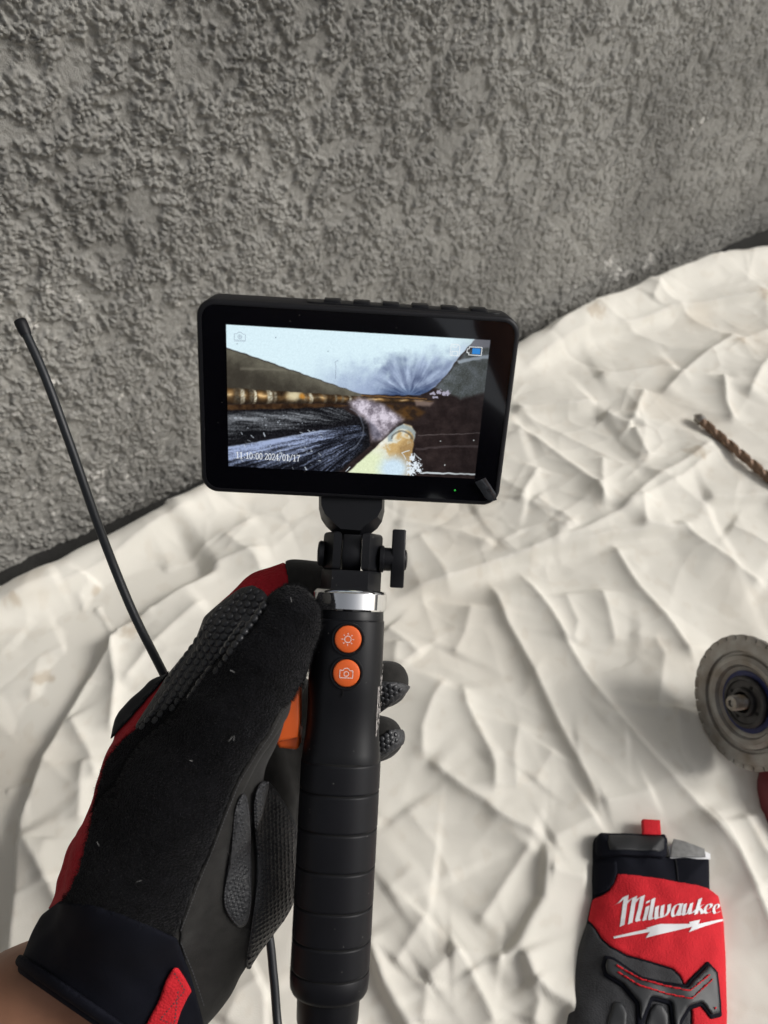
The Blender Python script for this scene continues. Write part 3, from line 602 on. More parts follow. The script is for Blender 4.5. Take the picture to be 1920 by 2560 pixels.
def emis(name, col, k=0.78):
    m = bpy.data.materials.new(name); m.use_nodes = True; b = m.node_tree.nodes['Principled BSDF']; b.inputs['Base Color'].default_value = (0.01, 0.01, 0.01, 1)
    b.inputs['Emission Color'].default_value = (*col, 1); b.inputs['Emission Strength'].default_value = k; return m
e_white = emis('screen_white', (0.82, 0.86, 0.88)); e_blue = emis('screen_blue', (0.02, 0.22, 0.62)); e_grey = emis('screen_grey', (0.36, 0.44, 0.52))
SZ = 0.00022
def circ(cx, cy, r, n=24, a0=0, a1=360): return [(cx + r * math.cos(math.radians(a0 + (a1 - a0) * k / n)), cy + r * math.sin(math.radians(a0 + (a1 - a0) * k / n))) for k in range(n + 1)]
def poly_closed(P): return list(P) + [P[0]]
def seglines(P, w): return [([P[i], P[i + 1]], w) for i in range(len(P) - 1)]
# timestamp: light serif numerals
def digits(txt, x, y, h):
    G = {'1': [([(.1, .82), (.42, 1)], .10), ([(.42, 1), (.42, 0)], .17), ([(.1, .03), (.75, .03)], .08)],
         '0': [(circ(.4, .5, .001), .01)], '2': [([(.1, .78), (.16, .93), (.4, 1), (.66, .9), (.68, .7), (.5, .45), (.1, .06)], .13), ([(.08, .05), (.74, .05), (.76, .2)], .11)],
         '4': [([(.55, 0), (.55, 1)], .16), ([(.55, 1), (.05, .3)], .09), ([(.02, .28), (.8, .28)], .09), ([(.35, .03), (.75, .03)], .07)],
         '7': [([(.08, .8), (.1, .96), (.74, .96)], .11), ([(.74, .96), (.42, .45), (.36, 0)], .13)], '/': [([(.05, -.1), (.7, 1.1)], .09)],
         ':': [([(.3, .62), (.3, .75)], .16), ([(.3, .12), (.3, .25)], .16)], ' ': []}
    G['0'] = [([(.4 + .31 * math.cos(a), .5 + .48 * math.sin(a)) for a in np.linspace(0, 2 * math.pi, 20)], .13)]
    st = []
    for ch in txt:
        adv = {':': .62, ' ': .42, '/': .80}.get(ch, .86)
        for g in G[ch]: st.append(([(x + p[0] * h * 0.62, y + p[1] * h) for p in g[0]], g[1] * h * 0.7))
        x += adv * h * 0.62
    return st
sub('timestamp', ribbon('timestamp', digits('11:10:00 2024/01/17', -0.0520, -0.0272, 0.0030), SZ), emis('screen_text', (0.80, 0.83, 0.86), 0.80), display)
bx, by = 0.0490, 0.0262
bt = poly_closed([(bx - .0022, by - .0017), (bx + .0032, by - .0017), (bx + .0032, by + .0017), (bx - .0022, by + .0017), (bx - .0022, by + .0008), (bx - .0030, by + .0008), (bx - .0030, by - .0008), (bx - .0022, by - .0008)])
bat = sub('battery_icon', ribbon('battery_icon', seglines(bt, .00028), SZ), e_white, display)
sub('battery_level', prism('battery_level', rrect(bx - .0008, bx + .0026, by - .0012, by + .0012, .0001, 2), SZ, SZ + .00004), e_blue, display)
dx_, dy_ = 0.0410, 0.0262
dk = seglines(poly_closed([(dx_ - .0020, dy_ - .0024), (dx_ + .0018, dy_ - .0024), (dx_ + .0018, dy_ + .0014), (dx_ + .0010, dy_ + .0024), (dx_ - .0020, dy_ + .0024)]), .00026)
dk += seglines([(dx_ - .0013, dy_ - .0024), (dx_ - .0013, dy_ - .0006), (dx_ + .0011, dy_ - .0006), (dx_ + .0011, dy_ - .0024)], .00024)
dk += seglines([(dx_ - .0012, dy_ + .0024), (dx_ - .0012, dy_ + .0012), (dx_ + .0006, dy_ + .0012), (dx_ + .0006, dy_ + .0024)], .00022)
sub('disk_icon', ribbon('disk_icon', dk, SZ), e_white, display)
def cam_icon(cx, cy, w, lw):
    P = [(-.5, -.34), (.5, -.34), (.5, .22), (.24, .22), (.16, .38), (-.16, .38), (-.24, .22), (-.5, .22)]
    return seglines(poly_closed([(cx + p[0] * w, cy + p[1] * w) for p in P]), lw) + [(circ(cx, cy - 0.04 * w, 0.18 * w), lw)]
ci = cam_icon(-0.0497, 0.0266, 0.0046, .00022) + [([(-.0507, .0264), (-.0487, .0264)], .0002), ([(-.0497, .0254), (-.0497, .0274)], .0002), ([(-.0522, .0246), (-.0474, .0246)], .0002)]
sub('photo_icon', ribbon('photo_icon', ci, SZ), e_grey, display)

# neck and swivel bracket (handle axes)
NS = -0.002
pf = lambda pts, z: [tuple(hl(p[0], p[1], z)) for p in pts]
wide = [(797, 1225), (797, 1272), (803, 1298), (815, 1316), (834, 1334), (858, 1350), (898, 1352), (922, 1338), (943, 1322), (955, 1304), (961, 1280), (962, 1225)]
narrow = [(803, 1225), (803, 1262), (812, 1285), (828, 1300), (842, 1314), (852, 1322), (902, 1326), (910, 1316), (926, 1304), (944, 1292), (955, 1270), (957, 1225)]
zr = [(-0.013, wide), (-0.004, wide), (0.0035, narrow)]
dev('neck', loft('neck', [[(*q, z) for q in pf(P, z)] for z, P in zr], True, 25), M['satin'])
yb0, yb1, ysl = hy(1478, 0.004), hy(1330, 0.004), hy(1424, 0.010)
xl, xr_ = hl(806, 1400)[0], hl(955, 1400)[0]; sl, sr = hl(851, 1400, .009)[0], hl(903, 1400, .009)[0]
XS = [(xl, 0.0), (sl - 0.0035, 0.0095), (sr + 0.0035, 0.0095), (xr_, 0.0), (xr_, -0.012), (xl, -0.012)]
dev('bracket_base', prism('bracket_base', [(x, -z) for x, z in XS], yb0, ysl, 0.0004, 2, 'y'), M['satin'])
def earprism(pts, nm):
    me = prism(nm, [(x, -z) for x, z in pts], ysl - 0.0002, yb1, 0.0018, 3, 'y'); return me
dev('bracket_ear', earprism([(xl + .0001, 0.0), (sl - 0.0035, 0.0094), (sl, 0.0094), (sl, -0.0118), (xl + .0001, -0.0118)], 'bracket_ear'), M['satin'])
dev('bracket_ear', earprism([(sr, 0.0094), (sr + 0.0035, 0.0094), (xr_ - .0001, 0.0), (xr_ - .0001, -0.0118), (sr, -0.0118)], 'bracket_ear'), M['satin'])
tx0, tx1 = sl + 0.0005, sr - 0.0004; tc = hl(876, 1388, 0.0)
tong = [(0.0080 * math.cos(a), tc[1] + 0.0078 * math.sin(a)) for a in np.linspace(-math.pi / 2 - 1.4, math.pi / 2 - 0.3, 20)]
tong = [(p[0], p[1]) for p in tong]; ytop = hy(1335, 0.004)
TP = [(-0.006, ytop)] + [(-0.0060, tc[1])] + [(0.0082 * math.cos(a), tc[1] + 0.0080 * math.sin(a)) for a in np.linspace(-2.5, 0.4, 16)] + [(0.0045, ytop)]
dev('tongue', prism('tongue', [(-p[0], p[1]) for p in TP], tx0, tx1, 0.0006, 2, 'x'), M['satin'])
bc = hl(810, 1385, 0)
def discx(nm, prof, y, z=0.0):
    me = lathe(nm, prof, 40, 'x'); me.transform(Matrix.Translation((0, y, z))); return me
x0 = xl
dev('pivot_cap', discx('pivot_cap', [(0.0058, x0 + .001), (0.0060, x0 - .0012), (0.0052, x0 - .0020), (0.003, x0 - .0023)], hl(805, 1384, 0)[1]), M['satin'])
ky = hl(965, 1398, 0)[1]; xk0, xk1 = hl(978, 1398)[0], hl(1014, 1398)[0]
dev('knob_shaft', discx('knob_shaft', [(0.0062, xr_ - .001), (0.0062, xr_ + .0006), (0.0054, xr_ + .0010), (0.0053, xk0 + .001)], ky), M['satin'])
kh = (hl(1000, 1325)[1] - hl(1000, 1470)[1]) / 2; kc = (hl(1000, 1325)[1] + hl(1000, 1470)[1]) / 2
wing = [(-.0030, -kh), (.0030, -kh), (.0040, -kh * .45), (.0052, -.004), (.0052, .004), (.0040, kh * .45), (.0030, kh), (-.0030, kh), (-.0040, kh * .45), (-.0052, .004), (-.0052, -.004), (-.0040, -kh * .45)]
km = prism('wing_knob', wing, xk0, xk1 - 0.0004, 0.0007, 3, 'x'); km.transform(Matrix.Translation((0, kc, 0))); dev('wing_knob', km, M['satin'])
dev('knob_boss', discx('knob_boss', [(0.0050, xk1 - .001), (0.0046, xk1 + .0002), (0.0030, xk1 + .0007), (0.0008, xk1 + .0009)], ky), M['satin'])

# chrome collar, body, grip
y_r1, y_r0 = hy(1476, .0165), hy(1527, .0165)
dev('chrome_collar', lathe('chrome_collar', [(0.0130, y_r1 + .0003), (0.0158, y_r1 + .0003), (0.0165, y_r1 - .0003), (0.0170, y_r1 - .0012), (0.0170, y_r0 + .0008), (0.0166, y_r0 + .0001), (0.0150, y_r0)], 96, 'y', True, 25), M['chrome'])
def section(y, rx, rzf, rzb, x=0.0, p=2.4, n=72):
    a = np.linspace(0, 2 * np.pi, n, endpoint=False); c, s_ = np.cos(a), np.sin(a)
    X = x + rx * np.sign(c) * np.abs(c)**(2 / p); Z = np.where(s_ > 0, rzf, rzb) * np.sign(s_) * np.abs(s_)**(2 / p)
    return np.stack([X, np.full(n, y), -Z * -1], -1)[::-1]
def body(nm, secs, ang=40): return loft(nm, [section(*q) for q in secs], True, ang)
dev('collar_sleeve', body('collar_sleeve', [(hy(1520), .0152, .0155, .0155, 0, 2.1), (hy(1524), .0158, .0160, .0160, 0, 2.1), (hy(1552), .0160, .0162, .0162, 0, 2.1)]), M['satin'])
hb = [(1549, .0158, .0160), (1553, .0164, .0168), (1600, .0165, .0173), (1700, .0166, .0174), (1735, .0165, .0168), (1770, .0163, .0156), (1810, .0162, .0150), (1850, .0165, .0153), (1890, .0172, .0163), (1908, .0174, .0168), (1918, .0173, .0166)]
BODY = dev('handle_body', body('handle_body', [(hy(a, c), b, c, .016, 0, 2.5) for a, b, c in hb]), M['satin'])
gy = [1914, 1992, 2089, 2188, 2288, 2378, 2460]
for i in range(6):
    ya, yc = gy[i] + 2.3, gy[i + 1] - 2.3; r = .0178 - .0001 * i
    dev('grip_band', body('grip_band', [(hy(ya), r - .0003, r - .0003, r - .0003, 0, 2.3), (hy(ya + 1.2), r - .00012, r - .00012, r - .00012, 0, 2.3), (hy(ya + 3), r, r, r, 0, 2.3), (hy(ya + 5), r, r, r, 0, 2.3), (hy(yc - 5), r, r, r, 0, 2.3),
                                        (hy(yc - 3), r, r, r, 0, 2.3), (hy(yc - 1.2), r - .00012, r - .00012, r - .00012, 0, 2.3), (hy(yc), r - .0003, r - .0003, r - .0003, 0, 2.3)]), M['rubber'])
dev('grip_core', body('grip_core', [(hy(1912), .0172, .0172, .0172, 0, 2.3), (hy(2480), .0166, .0166, .0166, 0, 2.3)]), M['seam'])
dev('end_cap', body('end_cap', [(hy(2463), .0171, .0171, .0171, 0, 2.2), (hy(2466), .0173, .0173, .0173, 0, 2.2), (hy(2490), .0173, .0173, .0173, 0, 2.2), (hy(2512), .0170, .0170, .0170, 0, 2.2), (hy(2521), .0163, .0163, .0163, 0, 2.2), (hy(2527), .0150, .0150, .0150, 0, 2.2)]), M['rubber'])
dev('tail_plug', body('tail_plug', [(hy(2522), .0138, .0138, .0138, 0, 2.1), (hy(2600), .0134, .0134, .0134, 0, 2.1), (hy(2640), .0120, .0120, .0120, 0, 2.1)]), M['satin'])
def seamstrip(a, b, nm):
    return rbox(nm, -0.00014, 0.00014, hy(b), hy(a), 0.014, 0.01745, 0)
for (px, py, kind) in ((870, 1598, 'sun'), (866, 1683, 'cam')):
    c = hl(px, py, .0178); R0 = 0.0058
    cl = lathe('button_collar', [(R0 + .0016, .0150), (R0 + .0015, .0174), (R0 + .0012, .0178), (R0 + .0006, .0178), (R0 + .0004, .0174), (R0 + .0004, .0150)], 48, 'z', False)
    cl.transform(Matrix.Translation((c[0], c[1], 0))); dev('button_collar', cl, M['satin'])
    bm_ = lathe('button', [(R0, .0150), (R0, .0178), (R0 - .0003, .0182), (R0 - .001, .01845), (.003, .01860), (.0001, .01862)], 48, 'z'); bm_.transform(Matrix.Translation((c[0], c[1], 0)))
    bt_ = dev('button', bm_, M['orange'])
    lw = .00028
    if kind == 'sun':
        st = [(circ(0, 0, .0014), lw)] + [([(math.cos(a) * .0020, math.sin(a) * .0020), (math.cos(a) * .0027, math.sin(a) * .0027)], lw) for a in np.arange(8) * math.pi / 4]
    else: st = cam_icon(0, 0, .0056, lw)
    ic = ribbon('icon', st, 0.01872); ic.transform(Matrix.Translation((c[0], c[1], 0))); sub('sun_icon' if kind == 'sun' else 'camera_icon', ic, M['white_print'], bt_)
for a, b in ((1530, 1556), (1636, 1646), (1722, 1740)):
    dev('seam', rbox('seam', -.00013, .00013, hy(b), hy(a), .0140, .01625 if a < 1540 else .01752, 0), M['seam'])
# orange trigger on the far left flank
tg = [hl(752, 1560), hl(752, 1800), hl(748, 1838), hl(690, 1850), hl(684, 1825), hl(694, 1600), hl(715, 1560)]
dev('trigger', prism('trigger', [tuple(p) for p in tg], -0.006, 0.0065, 0.0012, 3), M['orange'])
tg2 = [hl(750, 1825), hl(748, 1866), hl(742, 1872), hl(700, 1868), hl(688, 1850), hl(686, 1830)]
dev('trigger_lip', prism('trigger_lip', [tuple(p) for p in tg2], -0.012, 0.0030, 0.0015, 3), M['orange'])
# spec print on the right flank: lines of tiny marks
pr = []
for k in range(5):
    for j in range(9):
        a = 0.16 + 0.085 * k; y = hy(1662 + j * 14 + 14 * k);
        if random.random() < 0.25: continue
        pr.append((a, y, (0.0042 if k < 4 else 0.006) * (0.6 + 0.4 * random.random())))
V = []; F = []
for a, y, l in pr:
    x_ = lambda aa: (0.0169 * math.cos(aa)**0.8, 0.0172 * math.sin(aa)**0.8 * 0.93)
    p, q = x_(a), x_(a + 0.022); b = len(V)
    V += [(p[0], y, p[1]), (q[0], y, q[1]), (q[0], y - l * 0.55, q[1]), (p[0], y - l * 0.55, p[1])]; F.append((b, b + 1, b + 2, b + 3))
dev('spec_print', mesh('spec_print', V, F, False), M['white_print'], kind='stuff')

# probe cable: hangs in the air behind the hand, from the tail of the handle to its free tip
cp = [pix(815, 2660, .345), pix(760, 2790, .37), pix(712, 2700, .40), pix(694, 2560, .412), pix(684, 2440, .418), pix(665, 2300, .424), pix(600, 2080, .432), pix(505, 1880, .43), pix(412, 1690, .425), pix(330, 1525, .42), pix(250, 1325, .42), pix(180, 1125, .42), pix(112, 940, .42), pix(52, 806, .42)]
CPs = spline(cp, 14); rad = np.full(len(CPs), .0024)
cab = dev('probe_cable', tube('probe_cable', CPs, rad, 20), M['cable'], 'w')
tp = np.array([pix(66, 838, .42), pix(60, 825, .42), pix(54, 811, .42), pix(50, 802, .42), pix(49, 800, .42)])
sub('probe_tip', tube('probe_tip', tp, [.0028, .0033, .0034, .0033, .0026], 20), M['housing'], cab)
sub('probe_lens', tube('probe_lens', np.array([pix(49.4, 801, .4198), pix(48.2, 798.5, .4196)]), [.0019, .0016], 16), M['bezel'], cab)

# ------------------------------------------------------------------ gloved hand: one volume in camera axes (x right, y up, z back)
HV = 0.00115
def pxc(px, py, d): return cpt(px, py, d)
def rpx(r, d): return r * d / FPX
org = np.array([-0.200, -0.270, -0.455]); dim = np.array([0.225, 0.262, 0.160])
nn = np.ceil(dim / HV).astype(int)
GX, GY, GZ = [a.astype(np.float32) for a in np.meshgrid(*[org[i] + HV * np.arange(nn[i]) for i in range(3)], indexing='ij')]
def cap(chain, k=0.008, flat=1.0):
    out_ = None
    for (a, b) in zip(chain, chain[1:]):
        c = capsule(GX, GY, GZ, pxc(*a[:3]), pxc(*b[:3]), rpx(a[3], a[2]), rpx(b[3], b[2])); out_ = c if out_ is None else smin(out_, c, k)
    return out_
palm = cap([(238, 2490, .385, 192), (312, 2392, .382, 206), (425, 2160, .392, 218), (500, 1960, .402, 225), (550, 1850, .405, 178)], 0.01)
heel = cap([(430, 2390, .372, 165), (545, 2170, .375, 178), (590, 2010, .385, 140)], 0.01)
knuck = cap([(510, 1850, .405, 165), (575, 1740, .402, 142)], 0.01)
index = cap([(575, 1725, .400, 134), (618, 1596, .394, 104), (674, 1514, .390, 80), (742, 1476, .388, 66), (830, 1468, .387, 56)], 0.006)
thumb = cap([(310, 2400, .376, 175), (385, 2160, .354, 188), (480, 1980, .346, 158), (590, 1790, .338, 112), (668, 1640, .334, 86), (722, 1545, .334, 62), (730, 1528, .334, 58)], 0.008)
mid = cap([(560, 1800, .412, 110), (760, 1770, .402, 62), (900, 1735, .392, 56), (962, 1708, .380, 50), (972, 1706, .377, 47)], 0.006)
ringf = cap([(560, 1930, .412, 100), (760, 1915, .402, 58), (890, 1875, .392, 52), (955, 1845, .380, 44), (962, 1842, .378, 41)], 0.006)
pinky = cap([(580, 2060, .410, 90), (740, 2040, .402, 52), (850, 2000, .394, 44), (890, 1975, .386, 38)], 0.006)
HF = smin(palm, heel, 0.018); HF = smin(HF, knuck, 0.012); HF = smin(HF, mid, 0.006); HF = smin(HF, ringf, 0.006); HF = smin(HF, pinky, 0.006)
HF = smin(HF, index, 0.006); HF = smin(HF, thumb, 0.007)
bumpb = np.minimum(cap([(350, 1808, .405, 50), (398, 1738, .405, 30)], 0.004), cap([(228, 2150, .388, 60), (205, 2205, .386, 52)], 0.004)); HF = smin(HF, bumpb, 0.006)
# press against the handle and the trigger
hbot, htop = HO - ha * 0.21, HO + ha * 0.010
grip = capsule(GX, GY, GZ, hbot, htop, 0.0181, 0.0172); HF = smax(HF, -grip, 0.003)
gap = HO - ha * 0.020 - hx * 0.0225; gap2 = HO - ha * 0.058 - hx * 0.0235; HF = smax(HF, -capsule(GX, GY, GZ, gap, gap2, 0.0060, 0.0068), 0.003)
lx, ly, lz = GX, GY, GZ
# soft cloth creases
PXm = 960 + FPX * GX / -GZ; PYm = 1280 - FPX * GY / -GZ; PXS = (-GZ / FPX)
noise = (np.sin(PXm / 23 + np.sin(PYm / 37) * 1.7) * np.sin(PYm / 31 + GZ * 160) * 0.00035).astype(np.float32); HF = HF + noise
cutd = ((PXm - 160) * -0.566 + (PYm - 2487) * 0.825) * PXS                # sleeve end of the glove
GLV = smax(HF, cutd - 0.001, 0.001)
GLOVE = empty('work_glove', 'black and red work glove worn on the left hand, wrapped round the camera handle', 'glove', Matrix.Translation(pix(320, 2420, .38)), 'work gloves')
gl_off = np.array(GLOVE.matrix_world.translation)
def main_piece(V, Q):
    lab = np.arange(len(V))
    while True:
        m = lab[Q].min(1); new = lab.copy()
        for c in range(4): np.minimum.at(new, Q[:, c], m)
        new = new[new]
        if (new == lab).all(): break
        lab = new
    l = lab[Q[:, 0]]; u, n = np.unique(l, return_counts=True); Q = Q[l == u[n.argmax()]]
    used = np.unique(Q); mp = np.full(len(V), -1); mp[used] = np.arange(len(used)); return V[used], mp[Q]
def vol_obj(name, Fv, o0, material, parent, off, h=HV, to_world=c2w, **kw):
    V, Q = surfnet(Fv, o0, h)
    if parent is not None: V, Q = main_piece(V, Q)
    V = to_world(V); t = V[Q]
    n = np.cross(t[:, 2] - t[:, 0], t[:, 3] - t[:, 1]); 
    if (n * (t.mean(1) - V.mean(0))).sum() < 0: Q = Q[:, ::-1]
    me = mesh(name, V - off, Q); return link(name, me, material, parent=parent, **kw), V, Q
def chaikin(P, n=2):
    P = np.asarray(P, float)
    for _ in range(n):
        Q = np.roll(P, -1, 0); P = np.stack([0.75 * P + 0.25 * Q, 0.25 * P + 0.75 * Q], 1).reshape(-1, 2)
    return P
def crop(poly, zlo=None, zhi=None):
    P = np.asarray(poly, float); lo, hi = P.min(0) - 25, P.max(0) + 25
    m = (PXm > lo[0]) & (PXm < hi[0]) & (PYm > lo[1]) & (PYm < hi[1])
    a = [np.nonzero(m.any(axis=tuple(x for x in range(3) if x != k)))[0] for k in range(3)]
    return tuple(slice(max(q[0] - 2, 0), q[-1] + 3) for q in a)
def panel(name, poly, offs, material, parent=None, deep=0.0035, rnd=0.0008, zmin=None, back=False, wob=0.0, **kw):
    parent = parent or GLOVE; sl_ = crop(poly); px_, py_, ps_ = PXm[sl_], PYm[sl_], PXS[sl_]
    d2 = polysdf(px_, py_, poly) * ps_
    if wob: d2 = d2 + wob * np.sin(px_ / 5.3) * np.sin(py_ / 4.7)
    h_ = GLV[sl_]; f_ = smax(d2, h_ - offs, rnd); f_ = np.maximum(f_, -(h_ + deep))
    if zmin is not None: f_ = np.maximum(f_, (zmin - GZ[sl_]))
    o0 = org + HV * np.array([s_.start for s_ in sl_])
    return vol_obj(name, f_, o0, material, parent, gl_off, **kw)
shell_main, _, _ = vol_obj('shell', GLV, org, M['suede'], GLOVE, gl_off)
p_terry = [(155, 2262), (196, 2180), (222, 2080), (248, 1960), (268, 1896), (312, 1848), (362, 1804), (450, 1735), (540, 1655), (590, 1612), (640, 1570), (660, 1530), (676, 1492), (715, 1462), (760, 1466), (800, 1520), (805, 1580), (790, 1640), (766, 1695), (735, 1742), (700, 1772), (668, 1832), (632, 1882), (590, 1950), (555, 2040), (525, 2120), (490, 2200), (440, 2340), (380, 2322), (300, 2290), (230, 2268)]
p_red = [(60, 2290), (90, 2140), (130, 2020), (160, 1880), (200, 1780), (290, 1660), (380, 1560), (480, 1460), (590, 1420), (706, 1380), (716, 1420), (724, 1462), (700, 1490), (650, 1530), (520, 1650), (450, 1750), (360, 1815), (310, 1850), (272, 1900), (255, 1965), (228, 2085), (205, 2180), (175, 2260)]
p_strip = [(775, 1690), (765, 1722), (730, 1775), (680, 1855), (648, 1900), (618, 1960), (594, 2012), (585, 2110), (566, 2200), (562, 2262), (600, 2322), (628, 2318), (650, 2400), (680, 2480), (500, 2620), (472, 2440), (440, 2330), (490, 2200), (525, 2120), (555, 2040), (590, 1950), (632, 1880), (668, 1830), (700, 1770), (735, 1740)]
p_dots = [(632, 1462), (662, 1478), (676, 1505), (664, 1540), (600, 1612), (506, 1735), (420, 1790), (342, 1842), (338, 1813), (384, 1742), (422, 1680), (468, 1604), (498, 1552), (543, 1512), (600, 1470)]
p_pad1 = [(615, 1970), (627, 2059), (630, 2180), (627, 2300), (600, 2326), (575, 2300), (556, 2262), (562, 2199), (580, 2107), (588, 2005)]
p_pad2 = [(668, 1940), (722, 2020), (760, 2107), (760, 2213), (700, 2370), (607, 2450), (627, 2334), (644, 2189), (634, 2059), (634, 1975)]
p_cuff = [(100, 2290), (150, 2252), (230, 2260), (300, 2282), (380, 2315), (442, 2345), (478, 2440), (510, 2560), (600, 2760), (300, 2740), (10, 2480), (20, 2360)]
terry, tV, tQ = panel('thumb_panel', p_terry, 0.0020, M['terry'], wob=0.0005, zmin=-0.405)
panel('back_panel', p_red, 0.0008, M['red_mesh'])
panel('knuckle_patch', [(255, 1880), (262, 1800), (330, 1710), (410, 1660), (428, 1672), (418, 1690), (372, 1742), (322, 1800), (292, 1832), (270, 1860)], 0.0022, M['knit'], rnd=0.0012)
panel('palm_panel', chaikin(p_strip, 1), 0.0011, M['suede'], zmin=-0.42)
fpad, _, _ = panel('finger_pad', p_dots, 0.0016, M['pad'], zmin=-0.42)
panel('palm_pad', chaikin(p_pad1, 2), 0.0030, M['pad'], rnd=0.0018, zmin=-0.42)
ppad, _, _ = panel('palm_pad', chaikin(p_pad2, 2), 0.0030, M['pad'], rnd=0.0018, zmin=-0.405)
panel('index_cap', [(706, 1380), (718, 1425), (722, 1462), (740, 1500), (860, 1560), (900, 1420), (800, 1370)], 0.0012, M['suede'])
# cuff and hem
panel('cuff', p_cuff, 0.0026, M['neoprene'], rnd=0.001)
sl_ = crop([(-60, 2330), (420, 2720)]); band = np.abs(cutd[sl_] + 0.0015) - 0.0030
f_ = smax(band, HF[sl_] - 0.0046, 0.0022); f_ = np.maximum(f_, -(HF[sl_] + 0.001))
vol_obj('cuff_hem', f_, org + HV * np.array([s_.start for s_ in sl_]), M['neoprene'], GLOVE, gl_off)
panel('pull_tab', [(434, 2418), (446, 2420), (462, 2444), (480, 2478), (470, 2492), (452, 2530), (430, 2600), (350, 2620), (366, 2560), (398, 2500), (415, 2450)], 0.0046, M['red_cloth'], rnd=0.0008)
for (a, b) in (((962, 1700), 0), ((955, 1838), 1)):
    if b == 0: pp_ = [(930, 1700), (1000, 1706), (1030, 1716), (1010, 1740), (940, 1790), (900, 1780)]
    else: pp_ = [(930, 1856), (956, 1838), (978, 1822), (1020, 1824), (1010, 1860), (940, 1910), (900, 1890)]
    panel('fingertip_pad', pp_, 0.0012, M['pad'])
# raised dots of the finger pad, found on the surface along the line of sight
def sample(Fv, P):
    q = (P - org) / HV; i = np.clip(np.floor(q).astype(int), 0, nn - 2); f = q - i; r = 0
    for c in [(a, b, d) for a in (0, 1) for b in (0, 1) for d in (0, 1)]:
        w = np.prod([f[..., k] if c[k] else 1 - f[..., k] for k in range(3)], axis=0); r = r + w * Fv[i[..., 0] + c[0], i[..., 1] + c[1], i[..., 2] + c[2]]
    return r
def surf_hit(px, py, offs):
    D = np.linspace(0.30, 0.44, 500); P = np.stack([(px - 960) / FPX * D, -(py - 1280) / FPX * D, -D], -1); v = sample(GLV, P) - offs
    k = np.nonzero(v < 0)[0]
    if len(k) == 0: return None
    p = P[k[0]]; e = 0.0012
    g = np.array([sample(GLV, p + d) - sample(GLV, p - d) for d in np.eye(3) * e]); return p, g / (np.linalg.norm(g) + 1e-9)
dome = lathe('grip_dot', [(.00158, -.0006), (.00155, .0003), (.0012, .00065), (.0006, .00082), (.00002, .00085)], 9, 'z', True, 60)
def inpoly(P, x, y): return float(polysdf(np.array([x]), np.array([y]), P)[0])
def dots(poly, sp, rot, offs, parent, shrink, joined=None, scale=1.0):
    P = np.array(poly); c = P.mean(0); R = np.abs(P - c).max() * 1.5; n = int(R / sp) + 2; res = []
    for i in range(-n, n + 1):
        for j in range(-n, n + 1):
            u, v = (i + 0.5 * (j % 2)) * sp, j * sp * 0.86; x = c[0] + u * math.cos(rot) - v * math.sin(rot); y = c[1] + u * math.sin(rot) + v * math.cos(rot)
            x += random.uniform(-.8, .8); y += random.uniform(-.8, .8)
            if inpoly(poly, x, y) > -shrink: continue
            h = surf_hit(x, y, offs)
            if h is None or h[1][2] < 0.18: continue
            res.append(h)
    mats = []
    for p, n_ in res:
        w = Vector(c2w(p)); nw = Vector(np.array(n_) @ CM[:3, :3].T); s_ = scale * random.uniform(.92, 1.06)
        mats.append(Matrix.Translation(w - Vector(gl_off)) @ nw.to_track_quat('Z', 'Y').to_matrix().to_4x4() @ Matrix.Scale(s_, 4))
    if joined:
        base = np.empty(len(dome.vertices) * 3, np.float32); dome.vertices.foreach_get('co', base); base = base.reshape(-1, 3); V = []; F = []
        fs = [tuple(p.vertices) for p in dome.polygons]
        for m_ in mats:
            A = np.array(m_); b = len(V) * len(base); V.append(base @ A[:3, :3].T + A[:3, 3]); F += [tuple(i + b for i in f) for f in fs]
        if V: link(joined, mesh(joined, np.concatenate(V), F), M['grip_dot'], parent=parent, kind='stuff')
    else:
        for m_ in mats[:298]:
            o = bpy.data.objects.new('grip_dot', dome); COL.objects.link(o); o.parent = parent; o.matrix_basis = m_
    return len(mats)
dome.materials.append(M['grip_dot'])
print('dots', dots(p_dots, 20, -0.95, 0.0016, fpad, 7, None, 1.26))
dots(p_pad2, 11.0, 0.5, 0.0030, ppad, 6, 'pad_dots', 0.58)
dots(p_pad1, 11.0, 0.2, 0.0030, GLOVE, 12, 'pad_dots', 0.5)
for pp_ in ([(940, 1708), (1000, 1713), (1012, 1722), (950, 1768), (925, 1775)], [(940, 1852), (975, 1826), (1004, 1830), (985, 1862), (935, 1895)]): dots(pp_, 14, 0.4, 0.0012, GLOVE, 0, 'fingertip_dots', 0.85)
# stitch lines round the pads and along the palm seam
def stitches(name, path, offs, parent, step=9.0, closed=True):
    P = np.asarray(path, float); P = np.r_[P, P[:1]] if closed else P
    L = np.r_[0, np.cumsum(np.hypot(*np.diff(P, axis=0).T))]; V = []; F = []
    for u in np.arange(0, L[-1] - step, step):
        q = [(np.interp(u + k, L, P[:, 0]), np.interp(u + k, L, P[:, 1])) for k in (0, step * 0.68)]; h0 = [surf_hit(x, y, offs) for x, y in q]
        if any(h is None or h[1][2] < 0.12 for h in h0): continue
        a, b = [c2w(h[0]) + (h[1] @ CM[:3, :3].T) * 0.00012 for h in h0]; nw = h0[0][1] @ CM[:3, :3].T; d = b - a; l = np.linalg.norm(d)
        if l < 1e-5 or l > 0.004: continue
        sd = np.cross(nw, d / l) * 0.00022; i0 = len(V); md = (a + b) / 2 + nw * 0.00022
        V += [a - sd, a + sd, md + sd, md - sd, b + sd, b - sd]; F += [(i0, i0 + 1, i0 + 2, i0 + 3), (i0 + 3, i0 + 2, i0 + 4, i0 + 5)]
    if V: link(name, mesh(name, np.array(V) - gl_off, F), M['thread'], parent=parent, kind='stuff')
